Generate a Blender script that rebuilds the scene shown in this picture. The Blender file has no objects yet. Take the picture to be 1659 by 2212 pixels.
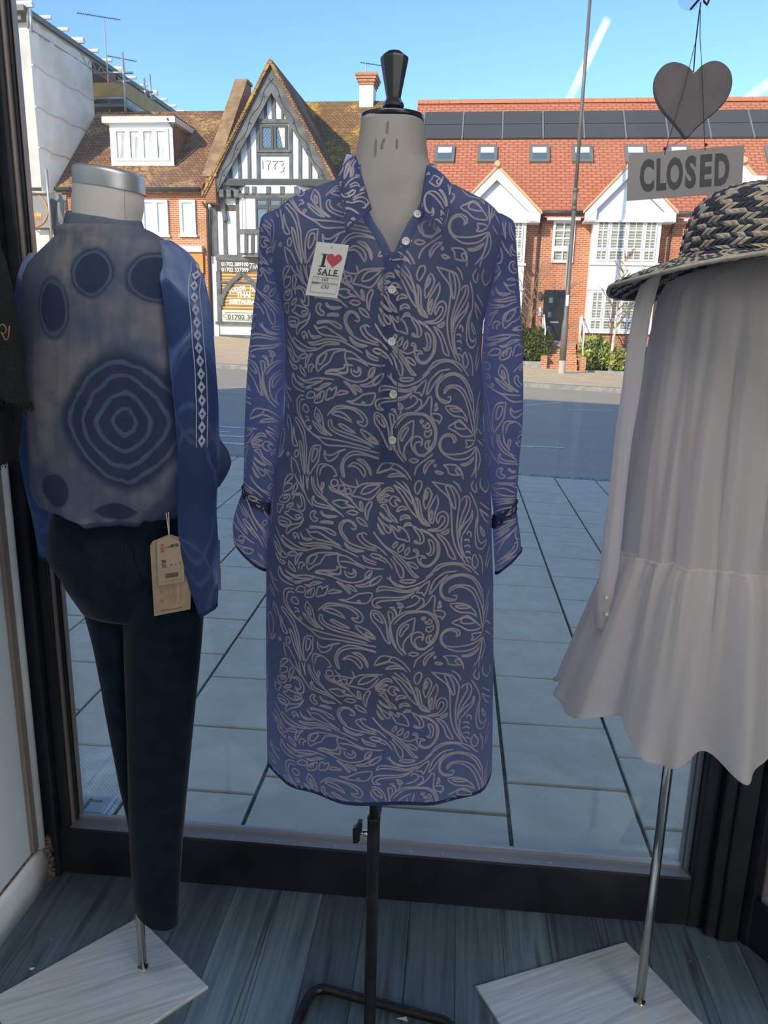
import bpy, math, random
import numpy as np
from mathutils import Vector, Matrix
random.seed(7)
sc = bpy.context.scene
COL = sc.collection
# ---------------------------------------------------------------- camera
F = 1662.0; EYE = 1.5
def _rx(a): c, s = math.cos(a), math.sin(a); return np.array([[1,0,0],[0,c,-s],[0,s,c]])
def _rz(a): c, s = math.cos(a), math.sin(a); return np.array([[c,-s,0],[s,c,0],[0,0,1]])
RC = _rz(math.radians(5.0)) @ _rx(math.radians(90-14.05)) @ _rz(math.radians(1.26))
CAM = np.array([0, 0, EYE])
cd = bpy.data.cameras.new('camera'); cam = bpy.data.objects.new('camera', cd); COL.objects.link(cam)
M4 = np.eye(4); M4[:3,:3] = RC; M4[:3,3] = CAM
cam.matrix_world = Matrix(M4.tolist())
cd.sensor_fit = 'VERTICAL'; cd.sensor_height = 36.0; cd.lens = 36.0*F/2212.0; cd.clip_start = .02; cd.clip_end = 500
sc.camera = cam
sc.view_settings.view_transform = 'Standard'; sc.view_settings.look = 'None'
sc.view_settings.gamma = 1.0; sc.view_settings.use_curve_mapping = False
sc.view_settings.exposure = 0.78
sc.cycles.max_bounces = 10; sc.cycles.transparent_max_bounces = 16; sc.cycles.transmission_bounces = 8
def ray(x, y): return RC @ np.array([(x-829.5)/F, -(y-1106)/F, -1.0])
def atY(x, y, Y): d = ray(x, y); return CAM + d*(Y/d[1])
def atz(x, y, z): d = ray(x, y); return CAM + d*((z-EYE)/d[2])
# ---------------------------------------------------------------- node helpers
class S:
    def __init__(s, nt, sock): s.nt, s.k = nt, sock
    def _m(s, op, o=None, o2=None):
        n = s.nt.nodes.new('ShaderNodeMath'); n.operation = op
        for i, v in enumerate((s, o, o2)):
            if v is None: continue
            if isinstance(v, S): s.nt.links.new(v.k, n.inputs[i])
            else: n.inputs[i].default_value = v
        return S(s.nt, n.outputs[0])
    def __add__(s, o): return s._m('ADD', o)
    __radd__ = __add__
    def __mul__(s, o): return s._m('MULTIPLY', o)
    __rmul__ = __mul__
    def __sub__(s, o): return s._m('SUBTRACT', o)
    def __rsub__(s, o): return (s*-1.0)+o
    def __truediv__(s, o): return s._m('DIVIDE', o)
    def __pow__(s, o): return s._m('POWER', o)
    def abs(s): return s._m('ABSOLUTE')
    def sin(s): return s._m('SINE')
    def max(s, o): return s._m('MAXIMUM', o)
    def min(s, o): return s._m('MINIMUM', o)
    def sqrt(s): return s._m('SQRT')
    def fract(s): return s._m('FRACT')
    def ss(s, a, b, lo=0.0, hi=1.0):
        n = s.nt.nodes.new('ShaderNodeMapRange'); n.interpolation_type = 'SMOOTHSTEP'
        s.nt.links.new(s.k, n.inputs[0])
        for i, v in ((1,a),(2,b),(3,lo),(4,hi)): n.inputs[i].default_value = v
        return S(s.nt, n.outputs[0])
class G:
    """a material under construction"""
    def __init__(g, name):
        g.m = bpy.data.materials.new(name); g.m.use_nodes = True; g.nt = g.m.node_tree
        g.nt.nodes.clear(); g.out = g.nt.nodes.new('ShaderNodeOutputMaterial')
    def n(g, t): return g.nt.nodes.new(t)
    def obj(g): return S(g.nt, g.n('ShaderNodeTexCoord').outputs['Object'])
    def uv(g): return S(g.nt, g.n('ShaderNodeTexCoord').outputs['UV'])
    def pos(g): return S(g.nt, g.n('ShaderNodeNewGeometry').outputs['Position'])
    def rnd(g): return S(g.nt, g.n('ShaderNodeObjectInfo').outputs['Random'])
    def xyz(g, v):
        n = g.n('ShaderNodeSeparateXYZ'); g.nt.links.new(v.k, n.inputs[0]); return [S(g.nt, n.outputs[i]) for i in range(3)]
    def vec(g, *c):
        n = g.n('ShaderNodeCombineXYZ')
        for i, v in enumerate(c):
            if isinstance(v, S): g.nt.links.new(v.k, n.inputs[i])
            else: n.inputs[i].default_value = v
        return S(g.nt, n.outputs[0])
    def noise(g, v, scale, detail=3, rough=.5, col=False):
        n = g.n('ShaderNodeTexNoise'); g.nt.links.new(v.k, n.inputs['Vector'])
        n.inputs['Scale'].default_value = scale; n.inputs['Detail'].default_value = detail; n.inputs['Roughness'].default_value = rough
        return S(g.nt, n.outputs['Color' if col else 'Fac'])
    def brick(g, v, c1, c2, mc, w, h, mortar=.01, off=.5):
        n = g.n('ShaderNodeTexBrick'); g.nt.links.new(v.k, n.inputs['Vector'])
        n.offset = off
        for k, c in (('Color1',c1),('Color2',c2),('Mortar',mc)): n.inputs[k].default_value = (*c, 1)
        n.inputs['Scale'].default_value = 1; n.inputs['Mortar Size'].default_value = mortar
        n.inputs['Brick Width'].default_value = w; n.inputs['Row Height'].default_value = h
        return S(g.nt, n.outputs['Color']), S(g.nt, n.outputs['Fac'])
    def mix(g, f, a, b, mode='MIX'):
        n = g.n('ShaderNodeMix'); n.data_type = 'RGBA'; n.blend_type = mode
        for i, v in ((0,f),(6,a),(7,b)):
            if isinstance(v, S): g.nt.links.new(v.k, n.inputs[i])
            elif i == 0: n.inputs[0].default_value = v
            else: n.inputs[i].default_value = (*v, 1)
        return S(g.nt, n.outputs[2])
    def put(g, sock, v):
        if isinstance(v, S): g.nt.links.new(v.k, sock)
        elif isinstance(v, (tuple, list)): sock.default_value = (*v, 1)
        else: sock.default_value = v
    def bump(g, h, strength=.3, dist=.01):
        n = g.n('ShaderNodeBump'); n.inputs['Strength'].default_value = strength; n.inputs['Distance'].default_value = dist
        g.nt.links.new(h.k, n.inputs['Height']); return n.outputs[0]
    def pbr(g, col, rough=.6, metal=0., spec=.5, nrm=None, sheen=0., emit=None):
        n = g.n('ShaderNodeBsdfPrincipled'); g.put(n.inputs['Base Color'], col); g.put(n.inputs['Roughness'], rough)
        g.put(n.inputs['Metallic'], metal); n.inputs['Specular IOR Level'].default_value = spec
        if sheen: n.inputs['Sheen Weight'].default_value = sheen; n.inputs['Sheen Roughness'].default_value = .4
        if emit: n.inputs['Emission Color'].default_value = (*emit[0], 1); n.inputs['Emission Strength'].default_value = emit[1]
        if nrm is not None: g.nt.links.new(nrm, n.inputs['Normal'])
        return n.outputs[0]
    def cloth(g, col, trans=.3, rough=.8, nrm=None, tcol=None, clear=None):
        d = g.pbr(col, rough, spec=.15, nrm=nrm)
        t = g.n('ShaderNodeBsdfTranslucent'); g.put(t.inputs['Color'], tcol if tcol is not None else col)
        m = g.n('ShaderNodeMixShader'); g.put(m.inputs[0], trans); g.nt.links.new(d, m.inputs[1]); g.nt.links.new(t.outputs[0], m.inputs[2])
        if clear:
            tr = g.n('ShaderNodeBsdfTransparent'); m2 = g.n('ShaderNodeMixShader'); g.put(m2.inputs[0], clear)
            g.nt.links.new(m.outputs[0], m2.inputs[1]); g.nt.links.new(tr.outputs[0], m2.inputs[2]); m = m2
        return m.outputs[0]
    def done(g, sh): g.nt.links.new(sh, g.out.inputs[0]); return g.m
MAT = {}
def simple(name, col, rough=.6, metal=0., spec=.5, var=.0, scale=20., bump=0.):
    g = G(name); c = col
    nrm = None
    if var or bump:
        v = g.noise(g.obj(), scale, 4)
        c = g.mix(v.ss(.3,.7), tuple(x*(1-var) for x in col), tuple(min(1, x*(1+var)) for x in col))
        if bump: nrm = g.bump(v, bump)
    MAT[name] = g.done(g.pbr(c, rough, metal, spec, nrm)); return MAT[name]
# ---------------------------------------------------------------- world: blue sky with two contrails
SUN_AZ, SUN_EL = math.radians(33), math.radians(26)     # direction the light travels: to the right of +Y, downward
w = bpy.data.worlds.new('world'); sc.world = w; w.use_nodes = True
g = G.__new__(G); g.nt = w.node_tree; g.nt.nodes.clear()
v = S(g.nt, g.n('ShaderNodeTexCoord').outputs['Generated'])
x, y, z = g.xyz(v)
sky = g.n('ShaderNodeTexSky'); sky.sky_type = 'NISHITA'; sky.sun_disc = False; sky.sun_elevation = SUN_EL; sky.sun_rotation = math.pi+SUN_AZ
sky.air_density = 1.0; sky.dust_density = .35; sky.ozone_density = 2.2
c = g.mix(1.0, S(g.nt, sky.outputs[0]), (.69, .83, 1.05), 'MULTIPLY')
def contrail(c, p, q, w0, op):
    a, b = ray(*p), ray(*q); a /= np.linalg.norm(a); b /= np.linalg.norm(b)
    n = np.cross(a, b); n /= np.linalg.norm(n); t = b-a*np.dot(a,b); t /= np.linalg.norm(t); L = math.acos(np.dot(a,b))
    dn = (x*n[0]+y*n[1]+z*n[2]).abs(); da = x*t[0]+y*t[1]+z*t[2]; fa = x*a[0]+y*a[1]+z*a[2]
    f = dn.ss(w0*.45, w0, 1, 0)*da.ss(-.004,.004)*da.ss(L*.6, L*1.2, 1, 0)*fa.ss(.3,.5)
    nz = g.noise(v, 60, 3).ss(.2,.7,.75,1)
    return g.mix(f*nz*op, c, (6.,6.4,6.8))
c = contrail(c, (1312,42), (1222,230), .0055, .55)
c = contrail(c, (1700,150), (1585,235), .0065, .45)
bg = g.n('ShaderNodeBackground'); g.nt.links.new(c.k, bg.inputs[0]); bg.inputs[1].default_value = .176
wo = g.n('ShaderNodeOutputWorld'); g.nt.links.new(bg.outputs[0], wo.inputs[0])
# ---------------------------------------------------------------- sun
sd = bpy.data.lights.new('sun', 'SUN'); sun = bpy.data.objects.new('sun', sd); COL.objects.link(sun)
sd.energy = 3.0; sd.color = (1.0, .82, .57); sd.angle = math.radians(.6)
SD = Vector((math.sin(SUN_AZ)*math.cos(SUN_EL), math.cos(SUN_AZ)*math.cos(SUN_EL), -math.sin(SUN_EL)))
sun.rotation_euler = SD.to_track_quat('-Z', 'Y').to_euler(); sun.location = (-10, -12, 14)
# ---------------------------------------------------------------- unseen fill lamps added to brighten the shop (light only; their fittings are built with the room)
FILL_LAMPS = [(-.1, .80, 6), (2.7, -1.6, 24), (2.7, -3.1, 28)]
for lx, ly, e in FILL_LAMPS:
    ld = bpy.data.lights.new('lamp', 'AREA'); ld.shape = 'RECTANGLE'; ld.size = 1.2; ld.size_y = .5 if ly < 0 else .3; ld.energy = e; ld.color = (1.0,.95,.89)
    lo = bpy.data.objects.new('lamp', ld); COL.objects.link(lo); lo.location = (lx, ly, 2.60)
# ---------------------------------------------------------------- mesh builder
def nz3(v): v = np.array(v, float); return v/(np.linalg.norm(v)+1e-12)
class MB:
    def __init__(s): s.v, s.f, s.mi, s.uv = [], [], [], {}
    def add(s, vs, fs, mi=0):
        o = len(s.v); s.v += [tuple(float(c) for c in p) for p in vs]
        for f in fs: s.f.append(tuple(i+o for i in f)); s.mi.append(mi)
        return o
    def hexa(s, p, mi=0): return s.add(p, [(0,3,2,1),(4,5,6,7),(0,1,5,4),(1,2,6,5),(2,3,7,6),(3,0,4,7)], mi)
    def box(s, x0, x1, y0, y1, z0, z1, T=None, mi=0):
        p = [(x0,y0,z0),(x1,y0,z0),(x1,y1,z0),(x0,y1,z0),(x0,y0,z1),(x1,y0,z1),(x1,y1,z1),(x0,y1,z1)]
        if T: p = [T(*q) for q in p]
        return s.hexa(p, mi)
    def bbox(s, x0, x1, y0, y1, z0, z1, b=.004, T=None, mi=0):
        """box with chamfered edges"""
        X, Y, Z = (x0, x1), (y0, y1), (z0, z1); vs = []; idx = {}
        sg = (b, -b)
        for i in (0,1):
            for j in (0,1):
                for k in (0,1):
                    for a in range(3):
                        p = [X[i]+sg[i], Y[j]+sg[j], Z[k]+sg[k]]; p[a] = (X,Y,Z)[a][(i,j,k)[a]]
                        idx[i,j,k,a] = len(vs); vs.append(T(*p) if T else tuple(p))
        I = idx; fs = []
        for a in range(3):
            o1, o2 = [q for q in range(3) if q != a]
            for e in (0,1):
                r = []
                for (m, n_) in ((0,0),(1,0),(1,1),(0,1)):
                    k = [0,0,0]; k[a] = e; k[o1] = m; k[o2] = n_; r.append(I[(*k, a)])
                fs.append(tuple(r))
            for m in (0,1):
                for n_ in (0,1):
                    k0 = [0,0,0]; k0[o1] = m; k0[o2] = n_; k1 = list(k0); k1[a] = 1
                    fs.append((I[(*k0,o1)], I[(*k0,o2)], I[(*k1,o2)], I[(*k1,o1)]))
        for i in (0,1):
            for j in (0,1):
                for k in (0,1): fs.append((I[i,j,k,0], I[i,j,k,1], I[i,j,k,2]))
        return s.add(vs, fs, mi)
    def prism(s, poly, d, mi=0, cap=True):
        """poly: list of 3d points, d: extrusion vector"""
        n = len(poly); d = np.array(d, float); P = [np.array(p, float) for p in poly]
        fs = [(i, (i+1) % n, n+(i+1) % n, n+i) for i in range(n)]
        if cap: fs += [tuple(range(n))[::-1], tuple(range(n, 2*n))]
        return s.add(P+[p+d for p in P], fs, mi)
    def tube(s, pts, r, n=8, mi=0, cap=True, flat=None):
        P = [np.array(p, float) for p in pts]; m = len(P)
        R = r if hasattr(r, '__len__') else [r]*m
        vs = []; ref = None
        for i in range(m):
            t = nz3(P[min(i+1,m-1)]-P[max(i-1,0)])
            if ref is None: ref = np.array([0,0,1.]) if abs(t[2]) < .8 else np.array([1.,0,0])
            a = nz3(np.cross(t, ref)); b = np.cross(a, t); ref = b
            for k in range(n):
                th = 2*math.pi*k/n; vs.append(P[i]+R[i]*(math.cos(th)*a+math.sin(th)*b))
        fs = [(i*n+k, i*n+(k+1) % n, (i+1)*n+(k+1) % n, (i+1)*n+k) for i in range(m-1) for k in range(n)]
        if cap: fs += [tuple(range(n))[::-1], tuple(range((m-1)*n, m*n))]
        return s.add(vs, fs, mi)
    def rings(s, rows, close=True, cap0=False, cap1=False, mi=0):
        n = len(rows[0]); vs = [p for r in rows for p in r]; m = len(rows); e = n if close else n-1
        fs = [(i*n+k, i*n+(k+1) % n, (i+1)*n+(k+1) % n, (i+1)*n+k) for i in range(m-1) for k in range(e)]
        if cap0: fs.append(tuple(range(n))[::-1])
        if cap1: fs.append(tuple(range((m-1)*n, m*n)))
        return s.add(vs, fs, mi)
    def lathe(s, prof, c, n=24, mi=0, ax=None, cap=True):
        c = np.array(c, float); A = np.array(ax if ax is not None else (0,0,1.), float)
        a = nz3(np.cross(A, (0,1,0) if abs(A[1]) < .9 else (1,0,0))); b = np.cross(A, a)
        rows = [[c+A*h+r*(math.cos(2*math.pi*k/n)*a+math.sin(2*math.pi*k/n)*b) for k in range(n)] for r, h in prof]
        return s.rings(rows, True, cap, cap, mi)
    def ribbon(s, pts, wd, nrm, mi=0, closed=False):
        """flat strip of width wd along pts; nrm: normals"""
        m = len(pts); vs = []
        for i in range(m):
            if closed: t = np.array(pts[(i+1) % m])-np.array(pts[i-1])
            else: t = np.array(pts[min(i+1,m-1)])-np.array(pts[max(i-1,0)])
            sdir = nz3(np.cross(t, nrm[i])); ww = wd*(1 if closed or 0 < i < m-1 else .55)
            vs += [np.array(pts[i])-sdir*ww/2, np.array(pts[i])+sdir*ww/2]
        e = m if closed else m-1
        fs = [(2*i, 2*((i+1) % m), 2*((i+1) % m)+1, 2*i+1) for i in range(e)]
        return s.add(vs, fs, mi)
    def build(s, name, mats, parent=None, smooth=False, stuff=False, uvf=None, xf=None, solid=0.):
        inv = parent['_inv'] if parent is not None and '_inv' in parent.keys() else None
        me = bpy.data.meshes.new(name)
        V = np.array(s.v, float).reshape(-1, 3)
        W = V
        if inv is not None:
            Mi = np.array(list(inv)).reshape(4, 4); W = V @ Mi[:3,:3].T + Mi[:3,3]
        me.from_pydata(W.tolist(), [], s.f)
        mats = mats if isinstance(mats, (list, tuple)) else [mats]
        for m in mats: me.materials.append(MAT[m] if isinstance(m, str) else m)
        if len(mats) > 1: me.polygons.foreach_set('material_index', s.mi)
        if smooth: me.polygons.foreach_set('use_smooth', [True]*len(s.f))
        if uvf is not None:
            ul = me.uv_layers.new(name='UVMap'); li = np.zeros(len(me.loops), int); me.loops.foreach_get('vertex_index', li)
            U = np.array(uvf(V) if callable(uvf) else uvf, float); ul.data.foreach_set('uv', U[li].ravel())
        me.update()
        o = bpy.data.objects.new(name, me); COL.objects.link(o)
        if parent is not None: o.parent = parent
        if inv is not None and False: pass
        if stuff: o['kind'] = 'stuff'
        if solid:
            md = o.modifiers.new('thick', 'SOLIDIFY'); md.thickness = solid; md.offset = 0
        # sub-parts of this part keep the same frame
        if inv is not None: o['_inv'] = list(inv)
        return o
def tag(o, label=None, cat=None, group=None):
    if label: o['label'] = label
    if cat: o['category'] = cat
    if group: o['group'] = group
    return o
def thing(name, label, cat, loc=(0,0,0), rz=0., group=None):
    o = bpy.data.objects.new(name, None); COL.objects.link(o); o.empty_display_size = .1
    o.location = tuple(float(q) for q in loc); o.rotation_euler = (0, 0, rz)
    Mi = (Matrix.Translation(Vector(o.location)) @ Matrix.Rotation(rz, 4, 'Z')).inverted()
    o['_inv'] = [Mi[i][j] for i in range(4) for j in range(4)]
    return tag(o, label, cat, group)
def struct(name, loc=(0,0,0)):
    o = thing(name, None, None, loc); o['kind'] = 'structure'; return o
def smesh(mb, name, mat, **k):
    o = mb.build(name, mat, **k); o['kind'] = 'structure'; return o
def dup(root, loc, rz=None, label=None):
    r = root.copy(); COL.objects.link(r); r.location = loc
    if rz is not None: r.rotation_euler = (0,0,rz)
    if label: r['label'] = label
    for ch in root.children:
        q = ch.copy(); COL.objects.link(q); q.parent = r
        for gch in ch.children:
            d = gch.copy(); COL.objects.link(d); d.parent = q
    return r
def text_mb(mb, s, size, org, xd, yd, sx=1., offset=0., mi=0, align='CENTER', shear=0., space=1.):
    cu = bpy.data.curves.new('t', 'FONT'); cu.body = s; cu.size = size; cu.align_x = align; cu.offset = offset; cu.resolution_u = 3
    cu.shear = shear; cu.space_character = space
    o = bpy.data.objects.new('t', cu); COL.objects.link(o)
    me = o.evaluated_get(bpy.context.evaluated_depsgraph_get()).to_mesh()
    O, X, Y = np.array(org, float), np.array(xd, float), np.array(yd, float)
    vs = [O+X*(q.co[0]*sx)+Y*q.co[1] for q in me.vertices]; fs = [tuple(p.vertices) for p in me.polygons]
    mb.add(vs, fs, mi)
    COL.objects.unlink(o); bpy.data.objects.remove(o); bpy.data.curves.remove(cu)
def poly_mb(mb, pts, org, xd, yd, mi=0):
    O, X, Y = np.array(org, float), np.array(xd, float), np.array(yd, float)
    mb.add([O+X*p[0]+Y*p[1] for p in pts], [tuple(range(len(pts)))], mi)
def heart_pts(n=40):
    r = []
    for i in range(n):
        t = 2*math.pi*i/n; r.append((16*math.sin(t)**3/17., (13*math.cos(t)-5*math.cos(2*t)-2*math.cos(3*t)-math.cos(4*t))/17.))
    return r
# ================================================================ materials of the setting
simple('black_paint', (.013,.016,.022), .38, spec=.4, var=.35, scale=9)
simple('bronze_bead', (.30,.25,.22), .35, metal=.4)
simple('steel_bead', (.36,.40,.46), .32, metal=.5)
simple('white_wall', (.66,.76,.82), .55, var=.04, scale=3)
simple('white_gloss', (.74,.80,.85), .3, var=.06, scale=14, bump=.06)
simple('plaster', (.75,.74,.72), .8)
simple('grime', (.18,.14,.11), .9, var=.5, scale=60, bump=.4)
g = G('planks'); o_ = g.obj(); px_, py_, pz_ = g.xyz(o_); r_ = g.rnd()
gr = g.noise(g.vec(px_*38+r_*50, py_*2.2+r_*31, r_*17), 1.0, 6, .62); fn = g.noise(g.vec(px_*150+r_*9, py_*5, r_*3), 1.0, 3)
cr = g.noise(g.vec(px_*22+r_*13, py_*1.1+r_*7, r_), 1.0, 2, .4)
c = g.mix((gr*.65+fn*.35).ss(.3,.72), (.072,.112,.15), (.165,.24,.305))
c = g.mix(1.0, c, g.vec(r_.ss(0,1,.72,1.22), r_.ss(0,1,.72,1.22), r_.ss(0,1,.74,1.2)), 'MULTIPLY'); c = g.mix(cr.ss(.60,.66)*cr.ss(.66,.70,1,0)*.7, c, (.04,.05,.06))
MAT['planks'] = g.done(g.pbr(c, .42, spec=.4, nrm=g.bump(gr, .08)))
simple('joint', (.02,.025,.03), .9)
g = G('slab'); o_ = g.obj(); r_ = g.rnd(); n1 = g.noise(o_, 7, 5, .6); n2 = g.noise(o_, 160, 2); n3 = g.noise(o_, 420, 1)
c = g.mix(n1.ss(.25,.75), (.60,.525,.37), (.74,.655,.485)); c = g.mix(n2.ss(.42,.62)*.35, c, (.50,.43,.30)); c = g.mix(n3.ss(.66,.74)*.6, c, (.75,.70,.6))
c = g.mix(r_*.22, c, (.66,.58,.42), 'MIX')
MAT['slab'] = g.done(g.pbr(c, .85, spec=.1, nrm=g.bump(n2, .25, .004)))
g = G('slab_pale'); o_ = g.obj(); a, b, cc = g.xyz(o_); n1 = g.noise(o_, 12, 4)
dots = (a*400).sin()*(b*400).sin()
c = g.mix(n1.ss(.3,.7), (.60,.56,.43), (.76,.71,.56)); MAT['slab_pale'] = g.done(g.pbr(c, .85, nrm=g.bump(dots, .5, .004)))
g = G('joint_sand'); n1 = g.noise(g.pos(), 90, 4); n2 = g.noise(g.pos(), 3, 2)
c = g.mix(n1.ss(.35,.65), (.04,.042,.036), (.14,.14,.12)); c = g.mix(n2.ss(.52,.62)*n1.ss(.3,.6), c, (.10,.125,.03))
MAT['joint_sand'] = g.done(g.pbr(c, .95))
g = G('asphalt'); p_ = g.pos(); a, b, cc = g.xyz(p_); n1 = g.noise(p_, 30, 4); n2 = g.noise(g.vec(a*.35, b*2.2, 0.0), 1.0, 4)
c = g.mix(n1.ss(.3,.7), (.36,.30,.22), (.48,.41,.31)); c = g.mix(n2.ss(.35,.7)*.55, c, (.45,.40,.32))
MAT['asphalt'] = g.done(g.pbr(c, .9, spec=.08))
simple('road_paint', (.62,.62,.58), .8, var=.15, scale=15)
simple('kerb', (.30,.30,.28), .9, var=.2, scale=8)
g = G('far_paving'); p_ = g.pos(); a, b, cc = g.xyz(p_); n1 = g.noise(p_, 1.1, 4)
bc, bf = g.brick(g.vec(a, b, 0.0), (.60,.45,.27), (.68,.52,.32), (.46,.34,.20), .6, .6, .012)
c = g.mix(n1.ss(.35,.7)*.4, bc, (.74,.57,.36)); MAT['far_paving'] = g.done(g.pbr(c, .9))
def brickmat(name, c1, c2, mc, var):
    g = G(name); a, b, z_ = g.xyz(g.obj()); v = g.vec(a+b, z_, 0.0)
    col, fac = g.brick(v, c1, c2, mc, .225, .075, .014); n1 = g.noise(g.obj(), 1.3, 4)
    col = g.mix(n1.ss(.3,.7)*.5, col, var); MAT[name] = g.done(g.pbr(col, .85, nrm=g.bump(fac, -.3, .01)))
brickmat('brick_orange', (.36,.10,.035), (.52,.18,.065), (.60,.44,.30), (.40,.14,.055))
brickmat('brick_red', (.36,.095,.045), (.48,.165,.08), (.56,.36,.23), (.38,.12,.055))
brickmat('brick_dark', (.16,.085,.05), (.22,.12,.07), (.2,.15,.1), (.13,.08,.05))
def tilemat(name, c1, c2, mc, lich, amt, w_, h_):
    g = G(name); a, b, z_ = g.xyz(g.obj()); v = g.vec(a+b*.0, z_*1.414, 0.0)
    col, fac = g.brick(v, c1, c2, mc, w_, h_, h_*.16); n1 = g.noise(g.obj(), .55, 5, .65); n2 = g.noise(g.obj(), 7, 4, .7)
    col = g.mix(n2.ss(.35,.65)*.3, col, c1); col = g.mix(n1.ss(.45,.62)*n2.ss(.4,.58)*amt, col, lich)
    h = (z_*(1.414/h_)).fract(); MAT[name] = g.done(g.pbr(col, .9, nrm=g.bump(h, -.5, .03)))
tilemat('tile_brown', (.19,.09,.05), (.34,.18,.095), (.06,.03,.02), (.46,.29,.10), .85, .17, .115)
tilemat('tile_lichen', (.23,.125,.05), (.36,.21,.09), (.07,.04,.02), (.55,.33,.06), 1.0, .17, .115)
tilemat('tile_red', (.50,.17,.085), (.58,.22,.12), (.27,.08,.045), (.42,.15,.09), .35, .33, .17)
tilemat('tile_hung', (.34,.16,.08), (.42,.21,.11), (.16,.08,.05), (.3,.15,.08), .3, .17, .12)
simple('coping', (.30,.19,.10), .9, var=.25, scale=3)
simple('ridge_tile', (.52,.19,.10), .85, var=.1)
simple('verge', (.62,.40,.22), .85)
g = G('render_white'); n1 = g.noise(g.obj(), 2.2, 4); MAT['render_white'] = g.done(g.pbr(g.mix(n1.ss(.3,.7), (.78,.77,.74), (.86,.86,.84)), .8))
simple('upvc', (.82,.83,.83), .35)
simple('timber', (.125,.13,.135), .85, var=.25, scale=3)
simple('timber_dark', (.055,.055,.058), .7, var=.2)
simple('win_frame_dark', (.06,.058,.05), .6)
simple('far_glass', (.10,.15,.18), .06, spec=.8)
simple('far_glass_blue', (.10,.20,.30), .08, spec=.8)
simple('curtain', (.75,.76,.76), .9, var=.1, scale=5)
g = G('blind'); a, b, z_ = g.xyz(g.obj()); s_ = (z_*62.8).sin().ss(-.2,.5); MAT['blind'] = g.done(g.pbr(g.mix(s_, (.20,.21,.18), (.46,.46,.40)), .7))
g = G('blind_wood'); a, b, z_ = g.xyz(g.obj()); s_ = (z_*50.0).sin().ss(-.1,.6); MAT['blind_wood'] = g.done(g.pbr(g.mix(s_, (.30,.17,.06), (.62,.42,.19)), .7))
simple('blind_white', (.80,.86,.85), .8)
simple('gutter', (.045,.045,.05), .5)
simple('solar', (.075,.073,.072), .5, spec=.4); simple('solar_rail', (.30,.32,.31), .4, metal=.5)
simple('skylight', (.17,.165,.15), .55); simple('sky_blind', (.62,.63,.60), .7)
simple('door_black', (.02,.024,.028), .22); simple('chrome_far', (.5,.52,.55), .3, metal=.8)
simple('metal_post', (.155,.145,.13), .55, metal=.2, var=.1, scale=2); simple('post_base', (.46,.43,.36), .8)
simple('galv', (.45,.46,.45), .45, metal=.5); simple('rail_white', (.75,.76,.74), .5)
simple('sign_dark', (.085,.085,.088), .5); simple('sign_cream', (.55,.58,.47), .6); simple('cream_ink', (.80,.70,.50), .6); simple('dark_ink', (.10,.10,.10), .6); simple('white_ink', (.85,.80,.66), .6)
g = G('sheeting'); n1 = g.noise(g.obj(), 1.2, 4); MAT['sheeting'] = g.done(g.cloth(g.mix(n1.ss(.3,.7), (.86,.81,.74), (.96,.94,.90)), .45, .6))
simple('ply', (.50,.31,.10), .8, var=.12, scale=2); simple('deck_dark', (.16,.16,.145), .6); simple('red_box', (.35,.03,.02), .6); simple('banner', (.21,.21,.205), .6); simple('orange_ink', (.75,.20,.05), .6); simple('amber_ink', (.80,.42,.06), .6)
simple('shopfront_orange', (.62,.24,.05), .6)
simple('leaf_green', (.085,.105,.022), .7, var=.5, scale=4); simple('leaf_pale', (.30,.34,.09), .6, var=.5, scale=5); simple('bark_brown', (.20,.12,.08), .9); simple('bark_birch', (.62,.55,.42), .9, var=.3, scale=6)
simple('bark_twig', (.26,.19,.12), .9)
g = G('shop_glass'); tr = g.n('ShaderNodeBsdfTransparent'); tr.inputs[0].default_value = (.955,.985,.985,1); gl = g.n('ShaderNodeBsdfGlossy'); gl.inputs['Roughness'].default_value = .02
fr = g.n('ShaderNodeFresnel'); fr.inputs[0].default_value = 1.45; ms = g.n('ShaderNodeMixShader'); g.nt.links.new(fr.outputs[0], ms.inputs[0]); g.nt.links.new(tr.outputs[0], ms.inputs[1]); g.nt.links.new(gl.outputs[0], ms.inputs[2])
MAT['shop_glass'] = g.done(ms.outputs[0])
# ================================================================ the shop: floor, walls, window
WX = -1.06                                          # face of the left wall
fl = struct('floor'); b = MB(); b.box(-1.3, 3.7, -3.6, 1.80, -.12, -.006); b.build('floor_base', 'joint', fl)
xs = WX-.06; pw = .118; k = 0
while xs < 3.6:
    y0 = -3.6; off = random.uniform(0, 1.2)
    ys = [-3.6]+[q for q in (-2.6+off, -1.3+off, 0.0+off*.8, 1.28-off*.35) if q > -3.5]+[1.78]
    ys = sorted(set(round(q, 3) for q in ys if q <= 1.78))
    if xs > 1.6: ys = [-3.6, 1.78]
    for p, q in zip(ys[:-1], ys[1:]):
        if q-p < .05: continue
        b = MB(); b.bbox(xs, xs+pw-.0006, p, q-.0006, -.006, 0, .0012); b.build('plank', 'planks', fl)
    xs += pw
b = MB(); b.box(WX-.12, WX, -3.6, 1.715, -.006, 2.72); smesh(b, 'wall_left', 'white_wall')
b = MB(); b.box(3.6, 3.72, -3.6, 1.6, -.006, 2.72); smesh(b, 'wall_right', 'plaster')
b = MB(); b.box(WX-.12, 3.72, -3.72, -3.6, -.006, 2.72); smesh(b, 'wall_back', 'plaster')
b = MB(); b.box(WX-.12, 3.72, -3.72, 1.80, 2.68, 2.8); smesh(b, 'ceiling', 'plaster')
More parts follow.
